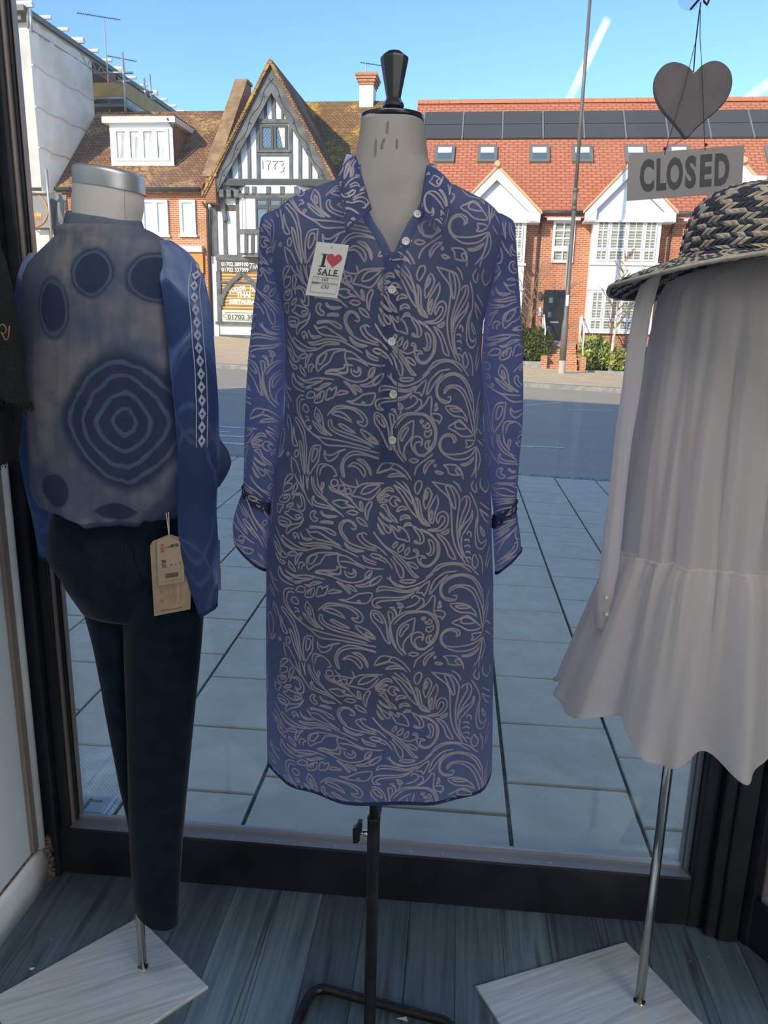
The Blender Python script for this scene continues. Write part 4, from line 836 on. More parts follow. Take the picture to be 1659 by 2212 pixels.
STROKE_TEXT = """
A
680,0 690,100 730,190 800,270 900,320 1060,440 1200,550
710,0 720,90 780,190 870,270 960,330
770,0 790,110 850,200 880,240
c845,95 870,80 880,110 865,170 850,200
740,280 720,340 750,410 850,430 970,440 1090,470
755,280 745,330 800,380 930,400 1000,420 1100,480
390,0 440,90 520,170 560,260
480,0 530,150 600,270 650,350 740,440
540,0 545,100 570,180
580,0 610,120 640,220
630,0 620,100 640,200
c360,15 370,50 330,100 245,190 260,110 300,40
c370,160 350,240 250,300 240,240 280,170
c435,130 460,190 430,260 385,330 400,200
400,390 430,310 500,280 570,320 610,430 600,510 560,535 510,510 480,440 520,480 555,450 550,380 510,310 450,320
c350,320 340,400 290,450 185,450 230,350
c325,340 290,390 250,390 260,355
c415,435 400,480 305,525 340,470
c280,600 350,570 380,525 470,540 570,570 570,620 500,670 430,670 350,630
c540,600 520,640 470,640 470,605
605,620 570,690 500,730 380,770 330,850 345,910 400,840 540,750 605,640
c215,680 320,685 400,720 360,780 310,810 220,800 190,750
c330,735 320,780 220,780 215,740
c150,510 270,495 230,560 210,620 160,610 155,560
c800,510 760,500 715,540 715,600 770,650 820,640 830,605 785,590 765,550
c880,490 920,540 1000,545 1115,545 1000,570 930,560 875,520
c860,655 940,625 1040,630 1050,655 950,650
c700,760 740,725 880,720 1010,740 1090,790 1080,820 1000,790 920,745 800,740
650,775 690,830 760,890 900,910 1060,930 1170,975
655,780 720,820 830,795 950,850 1170,970
525,1000 640,1000 800,960 950,955 1080,970 1180,1010 1300,1060 1410,1115
530,1005 600,1030 720,1020 870,985 1050,1000
140,850 200,930 240,1000 330,1090 480,1130
250,960 300,1040 400,1090 520,1110 680,1090 850,1020 1050,1020
250,960 280,950 360,1000 520,1070 680,1070
c550,840 590,910 680,920 760,915 650,950 580,910
c440,880 480,865 520,900 530,950 500,910 470,920 470,960 435,910
c1160,1080 1000,1075 850,1100 750,1150 680,1200 670,1290 700,1370 800,1290 890,1240 960,1120
c840,1135 830,1170 760,1270 700,1270 710,1200 770,1140
1160,1090 1130,1130 1150,1230 1200,1270 1265,1275
1140,1100 1250,1110 1360,1180 1480,1240 1659,1270 1760,1262
1160,1190 1280,1190 1400,1230 1500,1280
c600,1140 540,1210 510,1290 485,1340 480,1250 520,1180
c500,1155 480,1200 390,1215 365,1195 420,1160
c150,1070 200,1120 250,1180 270,1240 190,1180
130,980 210,1060 280,1170 365,1240 270,1265 180,1180 110,1050
c170,1230 220,1290 330,1330 310,1360 230,1330
1300,700 1340,720 1370,700 1350,640 1280,595 1200,600 1150,650 1140,720 1180,820 1260,900 1400,960 1659,1015
1350,680 1310,620 1230,610 1170,690 1190,780 1270,880
c980,70 995,35 1030,20 1065,35 1080,70 1065,105 1030,120 995,105
c1092,140 1105,105 1135,95 1165,105 1178,140 1165,175 1135,188 1105,175
c1190,180 1202,148 1230,138 1258,148 1270,180 1258,212 1230,222 1202,212
950,110 1000,180 1120,220 1260,290 1340,370 1420,455
960,120 1080,180 1230,250 1300,300
1350,120 1300,210 1280,240 1400,260 1520,290 1600,240 1690,110
1740,45 1659,45 1450,60 1380,100 1350,120
c1659,70 1500,90 1430,160 1420,210 1530,190 1659,90
1100,0 1180,90 1350,115 1355,60 1330,0
c1410,315 1440,360 1450,465 1420,420 1405,350
c1560,315 1575,350 1530,460 1520,585 1490,500 1490,400 1530,330
c1020,345 1130,310 1250,330 1200,350 1260,380 1350,410 1250,400 1170,425 1090,390
c1230,480 1310,450 1390,485 1320,515
c1370,550 1460,580 1530,670 1420,630
1530,790 1470,760 1450,790 1500,870 1659,960
1470,770 1390,790 1410,860 1500,940 1659,985
c1215,910 1280,970 1380,1010 1490,1020 1380,1040 1260,990
1460,1075 1520,1130 1659,1180
1460,1075 1500,1160 1600,1200 1659,1205
c1570,1080 1620,1055 1700,1075 1720,1110 1640,1115
c1120,1270 1170,1280 1170,1350 1100,1380 820,1390 900,1340 1050,1330 1130,1300
545,1390 540,1310 590,1280 640,1310 600,1330 590,1390
c380,1300 470,1380 490,1440 400,1380
1230,1310 1240,1370 1300,1410 1370,1390 1380,1330 1340,1290 1350,1340 1310,1360 1260,1330
c1600,1295 1530,1320 1500,1400 1560,1410
B
270,60 350,150 420,250 520,420 620,530
280,60 400,130 480,240 550,340
300,0 420,100 540,230 600,400 650,560 720,630 810,650
400,0 480,100 530,220 570,340 630,530
c590,235 650,300 670,430 700,540 800,630 700,590 640,470 620,320
c660,0 680,70 620,190 575,120 600,20
c760,95 825,190 780,330 735,410 705,300 720,180
c760,150 765,200 730,280 735,180
c895,205 915,330 880,430 840,610 790,560 780,430 830,320
c830,415 830,500 810,580 790,500
920,620 890,570 910,480 980,440 1040,490 1045,600 980,700 850,725 760,700
920,600 950,510 1000,530 990,600 900,690 770,700
820,0 930,120 1040,230 1080,350 1090,600 1100,800 1150,1000 1250,1190
830,10 1000,50 1100,80 1160,170 1195,280 1170,500 1155,700 1180,950 1230,1120
c1010,80 1070,90 1130,250 1140,400 1110,380 1050,200
1220,300 1240,250 1300,230 1335,310 1320,420 1260,550 1200,700 1185,830
1280,250 1285,330 1230,480 1190,640 1180,780
1360,435 1340,540 1260,620 1200,720
1365,440 1360,560 1290,680 1220,790
1325,170 1380,280 1440,480 1430,700 1440,880 1490,950 1550,910 1540,980 1490,1030 1420,990 1395,850 1410,650 1430,550
1330,830 1340,780 1300,740 1285,790
1310,900 1300,860 1240,860
1320,980 1300,940 1240,950
1320,1070 1300,1030 1250,1040
1330,1150 1300,1110 1260,1120
1220,790 1205,900 1220,1020 1260,1120 1300,1200
c1380,1080 1400,1130 1430,1200 1390,1290 1345,1230 1345,1140
c1470,690 1530,800 1530,855 1490,800
1470,340 1560,440 1630,520
1465,435 1540,520 1600,590
1470,450 1540,620 1620,700
1100,0 1170,60 1215,165
1390,10 1350,90 1390,170 1425,180 1420,60
1490,0 1480,100 1550,210 1600,150 1590,60
650,690 760,730 860,820 920,900 930,1010 900,1120 800,1220 720,1230 650,1190 620,1110 620,1070
650,700 780,760 880,850 900,950 900,1050 860,1140 780,1210 700,1200 660,1150 680,1100 740,1110 700,1070 640,1070 630,1000 590,975 560,1000 610,1020 600,1080 500,1110 420,1080 370,1060
c550,640 600,720 650,800 650,890 590,850 580,880 650,900 710,870 700,780 640,700
c770,840 830,870 855,950 840,1040 790,1070 750,1030 790,1040 810,960
c890,760 1000,830 1070,960 1135,1130 1050,1080 1000,920
c1050,695 1040,750 990,770 950,745 1000,735
c330,870 345,900 300,960 280,930
c435,900 420,980 365,1020 355,970
c505,945 505,1010 460,1060 450,1010
c240,630 290,720 340,820 430,840 510,865 480,750 420,680 340,650 380,690 360,720 310,680
c15,740 80,830 180,940 300,1010 370,1070 480,1190 560,1310 640,1380 560,1360 480,1250 400,1150 300,1050 150,920
250,1110 310,1190 340,1280 390,1380 430,1370 420,1250 330,1140 280,1070
c480,1160 560,1170 630,1230 600,1250 540,1220
730,1390 820,1320 900,1220 1030,1180 1180,1190 1300,1240 1400,1360 1430,1390
850,1310 960,1230 1090,1200 1200,1220 1330,1330
c230,290 260,230 330,240 380,300 320,270 300,310 340,350 290,370 240,330
c330,440 360,380 430,370 480,410 400,410 350,440
c380,570 400,510 470,490 525,540 440,530
c430,660 460,610 510,600 540,640 480,630
c40,260 90,190 180,110 250,110 280,160 210,140 120,190
c50,300 100,230 160,200 230,215 150,240
c80,320 120,280 210,285 150,315
c100,370 180,345 230,460 290,520 350,600 260,550 200,460 150,390
c100,460 160,520 270,590 200,570 120,510
c70,530 140,610 240,680 250,740 200,740 150,660
c65,620 120,710 170,770 120,750
0,920 100,970 210,1075
0,1050 120,1080 230,1170 280,1260
0,1110 100,1130 200,1180
900,1390 1000,1320 1150,1300
1440,1090 1480,1180 1490,1300 1480,1390
1600,1000 1560,1150 1530,1290
1630,1080 1590,1200 1540,1330
C
240,80 290,170 380,230 470,260
240,80 235,210 330,290 470,315
260,80 330,200 470,220
330,110 400,150 510,165 650,130 800,125 970,135
340,120 480,190 620,185 730,160
470,260 580,230 700,190 800,140
480,280 600,250
c640,265 720,260 800,200 930,180 800,240 710,285
c500,385 560,310 630,310 660,330 630,380 570,390
c650,440 690,350 810,285 790,400 720,440
700,410 710,360 760,320 740,390
c840,400 860,280 920,240 920,280 1010,220 970,350 900,380
c1010,330 1070,270 1200,290 1120,310
810,60 900,60 1050,80 1180,130 1320,155 1450,130 1540,60 1580,0
820,50 950,20 1150,50 1180,0
c1120,150 1200,180 1310,290 1290,310 1220,230
c1250,190 1340,210 1400,280 1340,260
1365,195 1460,210 1600,180 1659,150
1370,190 1500,170 1600,100 1659,60
c1160,400 1260,400 1370,340 1420,310 1600,290 1580,380 1520,440 1400,440 1280,430
c1400,420 1420,400 1440,420 1420,440
860,600 920,540 1000,475 1150,465 1330,500 1440,570 1480,650 1450,710 1400,710 1340,680 1330,650 1400,660 1410,610 1330,540 1200,490 1000,510 930,580
c930,560 1060,540 1170,590 1245,670 1130,620 1000,590
940,660 900,650 880,700 920,770 1050,830 1250,880 1430,920 1590,980
940,660 930,700 980,760 1150,810 1340,860 1560,950
c1040,705 1100,700 1220,760 1300,800 1180,780
c1370,755 1480,790 1600,870 1650,940 1560,920 1470,870
c1510,850 1580,880 1630,930 1540,900
680,500 760,580 790,670 820,770 950,855 880,830 760,740 680,660 645,600 680,500
c690,580 730,610 750,690 710,660
c600,680 680,720 780,790 870,855 760,820 650,740
470,365 390,370 330,420 320,510 340,620 400,690 480,770 640,860 750,910 880,980 1180,980 1659,1050
480,420 400,420 365,500 370,600 420,680 520,790 670,870 800,890 1050,910 1300,950 1540,1000
430,510 470,480 530,510 530,570 480,580 430,540 450,500
470,640 520,640 545,690 500,680 480,715
c550,775 570,755 592,775 570,797
270,690 310,670 380,730 460,810 500,920 540,1050 560,1200 610,1390
280,700 380,800 460,920 500,1060 540,1250 570,1390
c400,960 450,1020 490,1150 540,1300 560,1390 500,1280 440,1120
c270,800 310,920 380,1030 340,1040 290,1000
c350,1135 365,1095 395,1095 410,1135 395,1180 365,1180
c222,1160 245,1140 268,1160 245,1182
310,1190 390,1240 440,1320 480,1390
310,1190 330,1320 360,1390
780,990 770,1100 760,1200 680,1320 640,1390 610,1280 610,1120 640,1030 700,1000 780,990
c690,1040 740,1060 720,1150 670,1220 650,1180 660,1080
c850,1050 850,1120 900,1180 960,1180 1040,1120 1080,1050 1170,1020 1060,1050 980,1100 900,1110 860,1080
1659,1130 1500,1090 1330,1080 1220,1110 1150,1180 1140,1260 1170,1390
1659,1115 1540,1090 1400,1050 1280,1040 1180,1090 1120,1180 1110,1280 1150,1390
c1210,1250 1280,1190 1380,1210 1460,1290 1450,1370 1380,1280 1290,1230
1330,1140 1430,1150 1530,1260 1540,1350 1480,1230 1330,1140
760,1390 760,1300 790,1240 880,1230 980,1260 1040,1330 1050,1370 1000,1380
800,1390 830,1270 900,1250
50,210 110,330 220,470
80,200 130,290 220,310
90,260 150,400 220,450
c70,430 130,470 160,560 100,520
125,650 200,720 260,900 265,980
130,660 140,760 200,830
c60,860 120,900 130,1060 80,1190
c50,1260 110,1200 170,1110 130,1210
D
c140,40 100,120 0,190 -20,150 60,70
200,50 270,110 320,170 420,190 560,170 700,110 850,0
255,30 260,90 340,150 460,180
c380,100 450,85 600,90 540,125 430,125
c70,270 100,200 200,190 350,215 480,240 640,185 560,250 420,260 250,235 130,240
580,265 480,310 350,340 150,345 40,370 10,430 50,490 140,490
560,280 420,360 250,380 120,400 60,450 140,490
c790,110 770,200 710,320 690,270 610,265 680,180
990,0 870,90 820,180 790,300 850,240 930,130 1040,20
1100,330 1150,320 1130,390 1050,400 970,350 935,260 960,130 1060,50 1200,20 1340,70 1430,190 1480,330 1495,500 1480,640
1120,380 1000,350 950,260 980,150 1080,70 1200,40 1320,90 1410,220 1470,400
1055,290 1060,230 1130,180 1250,180 1350,240 1420,380 1480,560 1500,700 1480,900
1060,280 1130,210 1230,210 1330,290 1400,450 1450,650 1480,850
c1070,445 1200,440 1300,490 1370,580 1395,655 1320,590 1200,570 1120,520
c1130,470 1280,480 1310,510 1190,510
c1095,715 1170,670 1270,620 1340,680 1400,750 1455,835 1290,835 1200,770
c1200,690 1240,640 1330,680 1370,740 1230,730
1140,910 1190,890 1180,830 1100,795 1010,820 950,900 950,980 1010,1060 1150,1125 1300,1120 1400,1080 1490,980
1160,920 1150,850 1080,820 990,860 960,950 1000,1030 1090,1060 1300,1045 1480,980
c1330,890 1470,910 1400,970 1320,980 1350,940
c1210,1190 1310,1180 1430,1110 1370,1180 1270,1210
1480,1000 1460,1150 1400,1300 1350,1360
1490,980 1520,1100 1500,1200 1450,1290
1480,1010 1440,1200 1420,1390
1500,700 1530,560 1560,400 1600,270
1510,820 1540,700 1570,500
1520,900 1600,1000
1540,760 1620,880
430,1160 330,1050 260,920 240,780 290,660 390,570 500,530 650,530 780,550 870,620 920,710 920,800 890,920 830,1000 720,1060 620,1050 560,1000 535,920 560,850 640,825 700,860 700,920 680,950
220,530 250,700 280,900 340,1050
300,720 370,640 480,560 640,545 760,560 850,640 900,750 880,880 800,990 720,1080 600,1060
680,950 690,900 620,900 580,960 620,1040
c585,625 570,740 560,820 440,960 430,1070 465,1135 380,1040 350,950 350,820 390,740 450,690
c480,710 500,740 440,820 400,890 380,850 410,770
c680,640 700,620 735,625 710,655
c720,680 770,690 790,650 830,690 800,720 750,715
c740,800 760,755 790,770 845,740 840,800 780,835
c740,940 770,890 820,880 790,920 800,970 850,975 800,990 760,980
240,490 300,480 350,590
230,540 290,560 280,650
270,500 330,540 330,610
c345,410 400,420 430,470 400,470
350,470 400,500 370,560
540,350 570,310 620,320 650,370 580,440 460,480
650,350 700,360 710,430 630,500
600,510 700,470 780,400 830,320 870,350 850,530
c850,540 960,540 1010,590 960,670 960,630 900,620
c900,495 960,455 940,490
c915,450 935,400 945,430
c500,1135 560,1110 640,1135 570,1165
850,1050 780,1100 680,1160 600,1230 570,1330
c870,1130 780,1150 710,1230 720,1310 760,1220
985,1190 1150,1195 1220,1280 1240,1390
985,1190 1040,1240 1060,1310 1200,1330
c1140,1260 1180,1240 1220,1310 1180,1320
c870,1280 900,1270 985,1300 920,1310
c855,1200 870,1185 885,1200 870,1215
c35,1310 110,1190 200,1170 270,1190 200,1260 120,1290
200,1175 320,1190 440,1270 530,1390
40,1310 240,1250 380,1300 480,1390
c190,1355 270,1310 380,1310 450,1350 350,1340
c0,540 80,545 150,600 200,720 220,900 255,1000 190,950 100,780 0,660
c20,570 90,590 150,680 150,710 60,650
"""
# ================================================================ window display: materials
def paisley(name, col, trans, tcol):
    g = G(name); n1 = g.noise(g.obj(), 900, 2); n2 = g.noise(g.obj(), 14, 3)
    c = g.mix(n2.ss(.3,.7), tuple(q*.92 for q in col), tuple(q*1.08 for q in col)); MAT[name] = g.done(g.cloth(c, trans, .75, g.bump(n1, .08, .001), tcol))
paisley('dress_blue', (.075,.098,.135), .62, (.60,.67,1.0)); paisley('dress_print', (.56,.505,.49), .54, (1.0,.97,1.0)); paisley('dress_hem', (.03,.045,.11), .2, (.03,.05,.16))
g = G('cotton_white'); n1 = g.noise(g.obj(), 700, 2); MAT['cotton_white'] = g.done(g.cloth((.82,.75,.67), .60, .7, g.bump(n1, .05, .001), (.88,.89,.98)))
g = G('linen_form'); n1 = g.noise(g.obj(), 600, 3); n2 = g.noise(g.obj(), 9, 4); c = g.mix(n2.ss(.35,.65), (.25,.235,.225), (.33,.31,.295)); MAT['linen_form'] = g.done(g.pbr(c, .85, nrm=g.bump(n1, .15, .001)))
simple('dark_varnish', (.018,.022,.030), .22, spec=.6); simple('form_ink', (.17,.16,.155), .9); simple('stitch', (.05,.07,.115), .8)
simple('stand_steel', (.045,.042,.045), .38, metal=.7, var=.3, scale=30); simple('stand_dark', (.05,.055,.062), .35, metal=.6); simple('knob_black', (.012,.012,.014), .25)
simple('chrome', (.62,.62,.62), .14, metal=1.0); simple('satin_steel', (.50,.52,.54), .42, metal=.75); simple('pearl', (.52,.52,.50), .3, spec=.6); simple('button_hole', (.03,.03,.04), .8)
g = G('brushed_plate'); a, b, z_ = g.xyz(g.obj()); ca, sa = math.cos(.5), math.sin(.5)
n1 = g.noise(g.vec((a*ca+b*sa)*5, (b*ca-a*sa)*120, 0.0), 1.0, 4); n2 = g.noise(g.vec((a*ca+b*sa)*3, (b*ca-a*sa)*28, 0.0), 1.0, 3); c = g.mix(n1.ss(.3,.7), (.56,.63,.65), (.72,.79,.81)); c = g.mix(n2.ss(.52,.7)*.5, c, (.36,.39,.38))
MAT['brushed_plate'] = g.done(g.pbr(c, n1.ss(.2,.8,.30,.45), .35, nrm=g.bump(n1, .05)))
simple('mannequin_white', (.62,.58,.55), .5); simple('seam_line', (.35,.33,.31), .6)
simple('paper_white', (.62,.62,.60), .7); simple('print_black', (.03,.03,.04), .7); simple('print_red', (.45,.06,.10), .6); simple('print_grey', (.22,.2,.2), .7)
simple('card_brown', (.36,.26,.17), .8, var=.12, scale=40); simple('card_sticker', (.40,.31,.22), .75); simple('string', (.5,.46,.40), .8)
g = G('velvet_navy'); n1 = g.noise(g.obj(), 25, 4); MAT['velvet_navy'] = g.done(g.pbr(g.mix(n1.ss(.3,.7), (.004,.010,.019), (.008,.017,.031)), .85, sheen=.12, spec=.1))
simple('sign_grey', (.38,.36,.365), .5); simple('sign_navy', (.075,.085,.10), .5); simple('heart_grey', (.17,.15,.16), .5, var=.1); simple('cord', (.06,.05,.08), .8); g = G('clear_sucker'); tr = g.n('ShaderNodeBsdfTransparent'); ms = g.n('ShaderNodeMixShader'); ms.inputs[0].default_value = .12; g.nt.links.new(tr.outputs[0], ms.inputs[1]); g.nt.links.new(g.pbr((.3,.35,.4), .15), ms.inputs[2]); MAT['clear_sucker'] = g.done(ms.outputs[0])
simple('straw_navy', (.045,.055,.08), .6); simple('straw_natural', (.50,.44,.36), .6, var=.2, scale=60); simple('straw_base', (.05,.05,.055), .9)
simple('lace_white', (.34,.36,.46), .8)
g = G('dark_knit'); n1 = g.noise(g.obj(), 160, 3); MAT['dark_knit'] = g.done(g.pbr(g.mix(n1.ss(.35,.7), (.003,.004,.005), (.007,.012,.014)), .95, nrm=g.bump(n1, .5, .004)))
simple('embroidery', (.35,.14,.08), .8)
# tie dye: rings round several centres, in metres of the cloth's own flat layout (uv)
def tiedye(name, centres, trans, c0, c1, c2, tint, clear=0.):
    g = G(name); u, v_, _ = g.xyz(g.uv()); p = g.vec(u, v_, 0.0)
    wob = g.noise(p, 38, 3); wob2 = g.noise(p, 11, 3); big = g.noise(p, 5.5, 4, .6); fine = g.noise(p, 420, 2)
    str_ = g.noise(g.vec(u*60, v_*9, 0.0), 1.0, 4, .6); base = g.mix((big*.75+str_*.25).ss(.36,.58), c0, c1); base = g.mix(g.noise(p, 13, 5, .65).ss(.5,.72)*.8, base, c2)
    line = None; dark = None
    for (cx, cz, rx, rz, radii, rd) in centres:
        X = (u-cx)/rx; Z = (v_-cz)/rz; ax, az = X.abs(), Z.abs()
        d = ((ax**(1.9 if rx < .045 else 1.5))+(az**(1.9 if rx < .045 else 1.5)))**(1/(1.9 if rx < .045 else 1.5))+(wob-.5)*.16*(.06/rx)**.5+(wob2-.5)*.2
        dk = (d+(fine-.5)*.1).ss(rd, rd*1.25, 1, 0); dark = dk if dark is None else dark.max(dk)
        for r_ in radii:
            l = (d-r_).abs().ss(.035*(.05/rx)**.6, .07*(.05/rx)**.6, 1, 0); line = l if line is None else line.max(l)
    base = g.mix(dark*.95, base, (.028,.048,.095)); base = g.mix(line*.85, base, (.135,.18,.26))
    base = g.mix(fine.ss(.3,.7)*.12, base, (.2,.22,.28))
    tc = g.mix(tint, base, (.50,.64,1.0)); MAT[name] = g.done(g.cloth(base, trans, .85, g.bump(fine, .06, .001), tc, clear))
def cuv(px_, py_, Y=1.335): P = atY(px_, py_, Y); return P[0], P[2]
M_ = .00073
cs = []
for (cx, cy, rx, ry, radii, rd) in [(268,912,150,160,(.23,.46,.70,.92),.98),(190,587,48,50,(1.0,),1.05),(314,596,52,52,(1.0,),1.05),(106,665,36,62,(1.0,),1.05),(250,1105,70,30,(1.0,),.7),(120,1060,50,45,(1.0,),.9)]:
    q = cuv(cx, cy); cs.append((q[0], q[1], rx*M_, ry*M_, radii, rd))
tiedye('tiedye_body', cs, .5, (.37,.34,.32), (.14,.18,.24), (.075,.11,.18), .4)
cs2 = [(.0, 1.18, .075, .15, (.8,1.1), 1.0), (.02, 1.36, .06, .09, (1.,), 1.0), (-.02, 1.02, .06, .08, (1.,), .9), (.05, .95, .05, .06, (1.,), .9), (-.03, 1.5, .05, .06, (1.,), .9)]
tiedye('tiedye_sleeve', cs2, .66, (.56,.62,.78), (.20,.31,.58), (.07,.13,.36), .5)
g = G('tiedye_band'); n1 = g.noise(g.obj(), 40, 3); MAT['tiedye_band'] = g.done(g.cloth(g.mix(n1.ss(.3,.7), (.13,.165,.225), (.17,.205,.27)), .2, .85))
# ================================================================ cloth profiles
class Prof:
    """rings of a garment: (py, pxl, pxr) outline rows measured at the plane Y0, depth b(z)"""
    def __init__(s, rows, Y0, bz, n=2.35, fold=None):
        A = sorted([(atY((l+r)/2, y, Y0)[2], atY(l, y, Y0)[0], atY(r, y, Y0)[0]) for y, l, r in rows])
        s.z, s.l, s.r = [np.array(q) for q in zip(*A)]; s.Y0, s.bz, s.n, s.fold = Y0, bz, n, fold
    def at(s, z):
        l, r = np.interp(z, s.z, s.l), np.interp(z, s.z, s.r); b = np.interp(z, [q[0] for q in s.bz], [q[1] for q in s.bz]); return (l+r)/2, (r-l)/2, b
    def pt(s, th, z, k=1.):
        c, a, b = s.at(z); a, b = a*k, b*k; si, co = math.sin(th), math.cos(th); e = 2/s.n
        x = c+a*math.copysign(abs(si)**e, si); y = s.Y0-b*math.copysign(abs(co)**e, co)
        if s.fold: d = s.fold(th, x, z); x += si*d; y -= co*d
        return np.array([x, y, z])
    def front(s, x, z, k=1.):
        return s.pt(s.theta(x, z), z, k)
    def theta(s, x, z): c, a, b = s.at(z); q = max(-1, min(1, (x-c)/a)); return math.asin(math.copysign(abs(q)**(s.n/2), q))
    def nrm(s, x, z):
        e = .003; p = s.front(x, z); dx = s.front(x+e, z)-s.front(x-e, z); dz = s.front(x, z+e)-s.front(x, z-e); n_ = nz3(np.cross(dx, dz)); return n_ if n_[1] < 0 else -n_
def wrap_tube(path, rads, depth=1., n=20, tilt0=0., tilt1=0., fold=0., seed=1):
    """sleeve rings: path [(x,y,z)], rads half widths; returns rows"""
    m = len(path); rs_ = random.Random(seed); ph = rs_.uniform(0, 6); rows = []
    for i in range(m):
        f = i/(m-1); r_ = []
        for k in range(n):
            th = 2*math.pi*k/n; w_ = rads[i]*(1+fold*math.sin(3*th+f*7+ph)+fold*.6*math.sin(7*th-f*11))
            x = path[i][0]+w_*math.sin(th); y = path[i][1]-w_*depth*math.cos(th); z = path[i][2]+(tilt0*(1-f)**6+tilt1*f**6)*math.sin(th); r_.append((x, y, z))
        rows.append(r_)
    return rows
def densify(rows, k):
    out = []
    R = np.array(rows, float); m = len(R); t = np.linspace(0, m-1, (m-1)*k+1)
    for q in t:
        i = min(int(q), m-2); f = q-i; p0, p1, p2, p3 = R[max(i-1,0)], R[i], R[i+1], R[min(i+2,m-1)]
        out.append(.5*((2*p1)+(-p0+p2)*f+(2*p0-5*p1+4*p2-p3)*f*f+(-p0+3*p1-3*p2+p3)*f**3))
    return out
def spline(pts, closed, step):
    P = [np.array(p, float) for p in pts]; m = len(P); out = []
    for i in range(m if closed else m-1):
        if closed: p0, p1, p2, p3 = P[i-1], P[i], P[(i+1) % m], P[(i+2) % m]
        else: p0, p1, p2, p3 = P[max(i-1,0)], P[i], P[i+1], P[min(i+2,m-1)]
        k = max(2, int(np.linalg.norm(p2-p1)/step)+1)
        for j in range(k):
            f = j/k; out.append(.5*((2*p1)+(-p0+p2)*f+(2*p0-5*p1+4*p2-p3)*f*f+(-p0+3*p1-3*p2+p3)*f**3))
    if not closed: out.append(P[-1])
    return out
# ================================================================ dress form (centre)
YF = 1.28; cxF = lambda py: atY(848, py, YF)[0]
t = thing('dress_form', 'vintage linen dress form with a dark wooden neck finial on a steel stand', 'dress form', (-.115, YF, 0))
zc = atY(848, 252, YF)[2]; xF = atY(848, 252, YF)[0]; K = .00071
frm = Prof([(1490,645,1004),(1440,638,1012),(1300,622,1030),(1100,628,1026),(900,650,1016),(760,648,1016),(620,636,1032),(520,632,1046),(470,650,1036),(440,690,1000),(415,735,962),(385,752,948),(345,768,926),(300,776,920),(256,781,914)], YF, [(.84,.08),(.9,.088),(1.1,.098),(1.3,.085),(1.45,.098),(1.6,.078),(1.68,.062),(1.74,.054),(1.80,.047)], 2.1)
zs_ = list(np.linspace(frm.z[0], 1.66, 26))+list(np.linspace(1.665, frm.z[-1], 20))
b = MB(); b.rings([[frm.pt(2*math.pi*k/40, z) for k in range(40)] for z in zs_], True, True, True); b.build('torso', 'linen_form', t, smooth=True)
def nzz(py): return atY(848, py, YF)[2]
b = MB(); b.lathe([(68*K, -.0045), (68.5*K, .0), (68*K, .0035), (40*K, .0085), (24*K, .012)], (xF, YF, nzz(256)), 40); b.build('neck_cap', 'dark_varnish', t, smooth=True)
b = MB(); xq = atY(851, 170, YF)[0]
b.lathe([(22*K, nzz(244)), (23*K, nzz(240)), (16*K, nzz(238)), (23.5*K, nzz(231)), (22*K, nzz(224)), (16*K, nzz(214)), (15.5*K, nzz(211)), (30*K, nzz(128)), (29*K, nzz(123)), (15*K, nzz(112)), (8*K, nzz(109.5))], (xq, YF, 0), 8, ax=None); b.build('finial', 'dark_varnish', t)
# faded stamped figures on the neck
b = MB()
for p0, p1 in (((812,300),(811,338)), ((826,310),(831,300)), ((826,310),(825,322)), ((857,300),(857,322)), ((838,262),(836,288))):
    P = [frm.front(atY(*(np.array(p0)*(1-f)+np.array(p1)*f), YF-.05)[0], atY(*(np.array(p0)*(1-f)+np.array(p1)*f), YF-.05)[2])+np.array([0,-.0006,0]) for f in np.linspace(0,1,5)]; b.ribbon(P, .0035, [(0,-1,0)]*5)
b.build('stamped_number', 'form_ink', t, stuff=True)
pxx = lambda py: atY(800+ (1740-py)*-.0, py, YF)[0]
xP = -.1185; zt1 = atY(803, 1765, YF)[2]
b = MB(); b.tube([(xP, YF, zt1-.05), (xP, YF, .95)], .0088, 16); b.build('inner_pole', 'stand_dark', t, smooth=True)
b = MB(); b.tube([(xP, YF, .012), (xP, YF, zt1)], .0122, 20, cap=False); b.tube([(xP, YF, zt1-.004), (xP, YF, zt1+.001)], .0128, 20); b.build('pole', 'stand_steel', t, smooth=True)
zk = atY(790, 1800, YF)[2]; b = MB(); b.tube([(xP-.010, YF, zk), (xP-.019, YF, zk)], .0065, 10); b.tube([(xP-.018, YF, zk), (xP-.028, YF, zk)], .004, 8); kn = b.build('clamp_screw', 'chrome', t, smooth=True)
b = MB(); b.prism([(xP-.030, YF-.006, zk+.026), (xP-.022, YF-.006, zk+.027), (xP-.022, YF-.006, zk+.010), (xP-.026, YF-.006, zk+.004), (xP-.026, YF-.006, zk-.014), (xP-.031, YF-.006, zk-.020), (xP-.039, YF-.006, zk-.020), (xP-.040, YF-.006, zk+.012), (xP-.034, YF-.006, zk+.015)], (0, .012, 0)); b.build('wing_knob', 'knob_black', t)
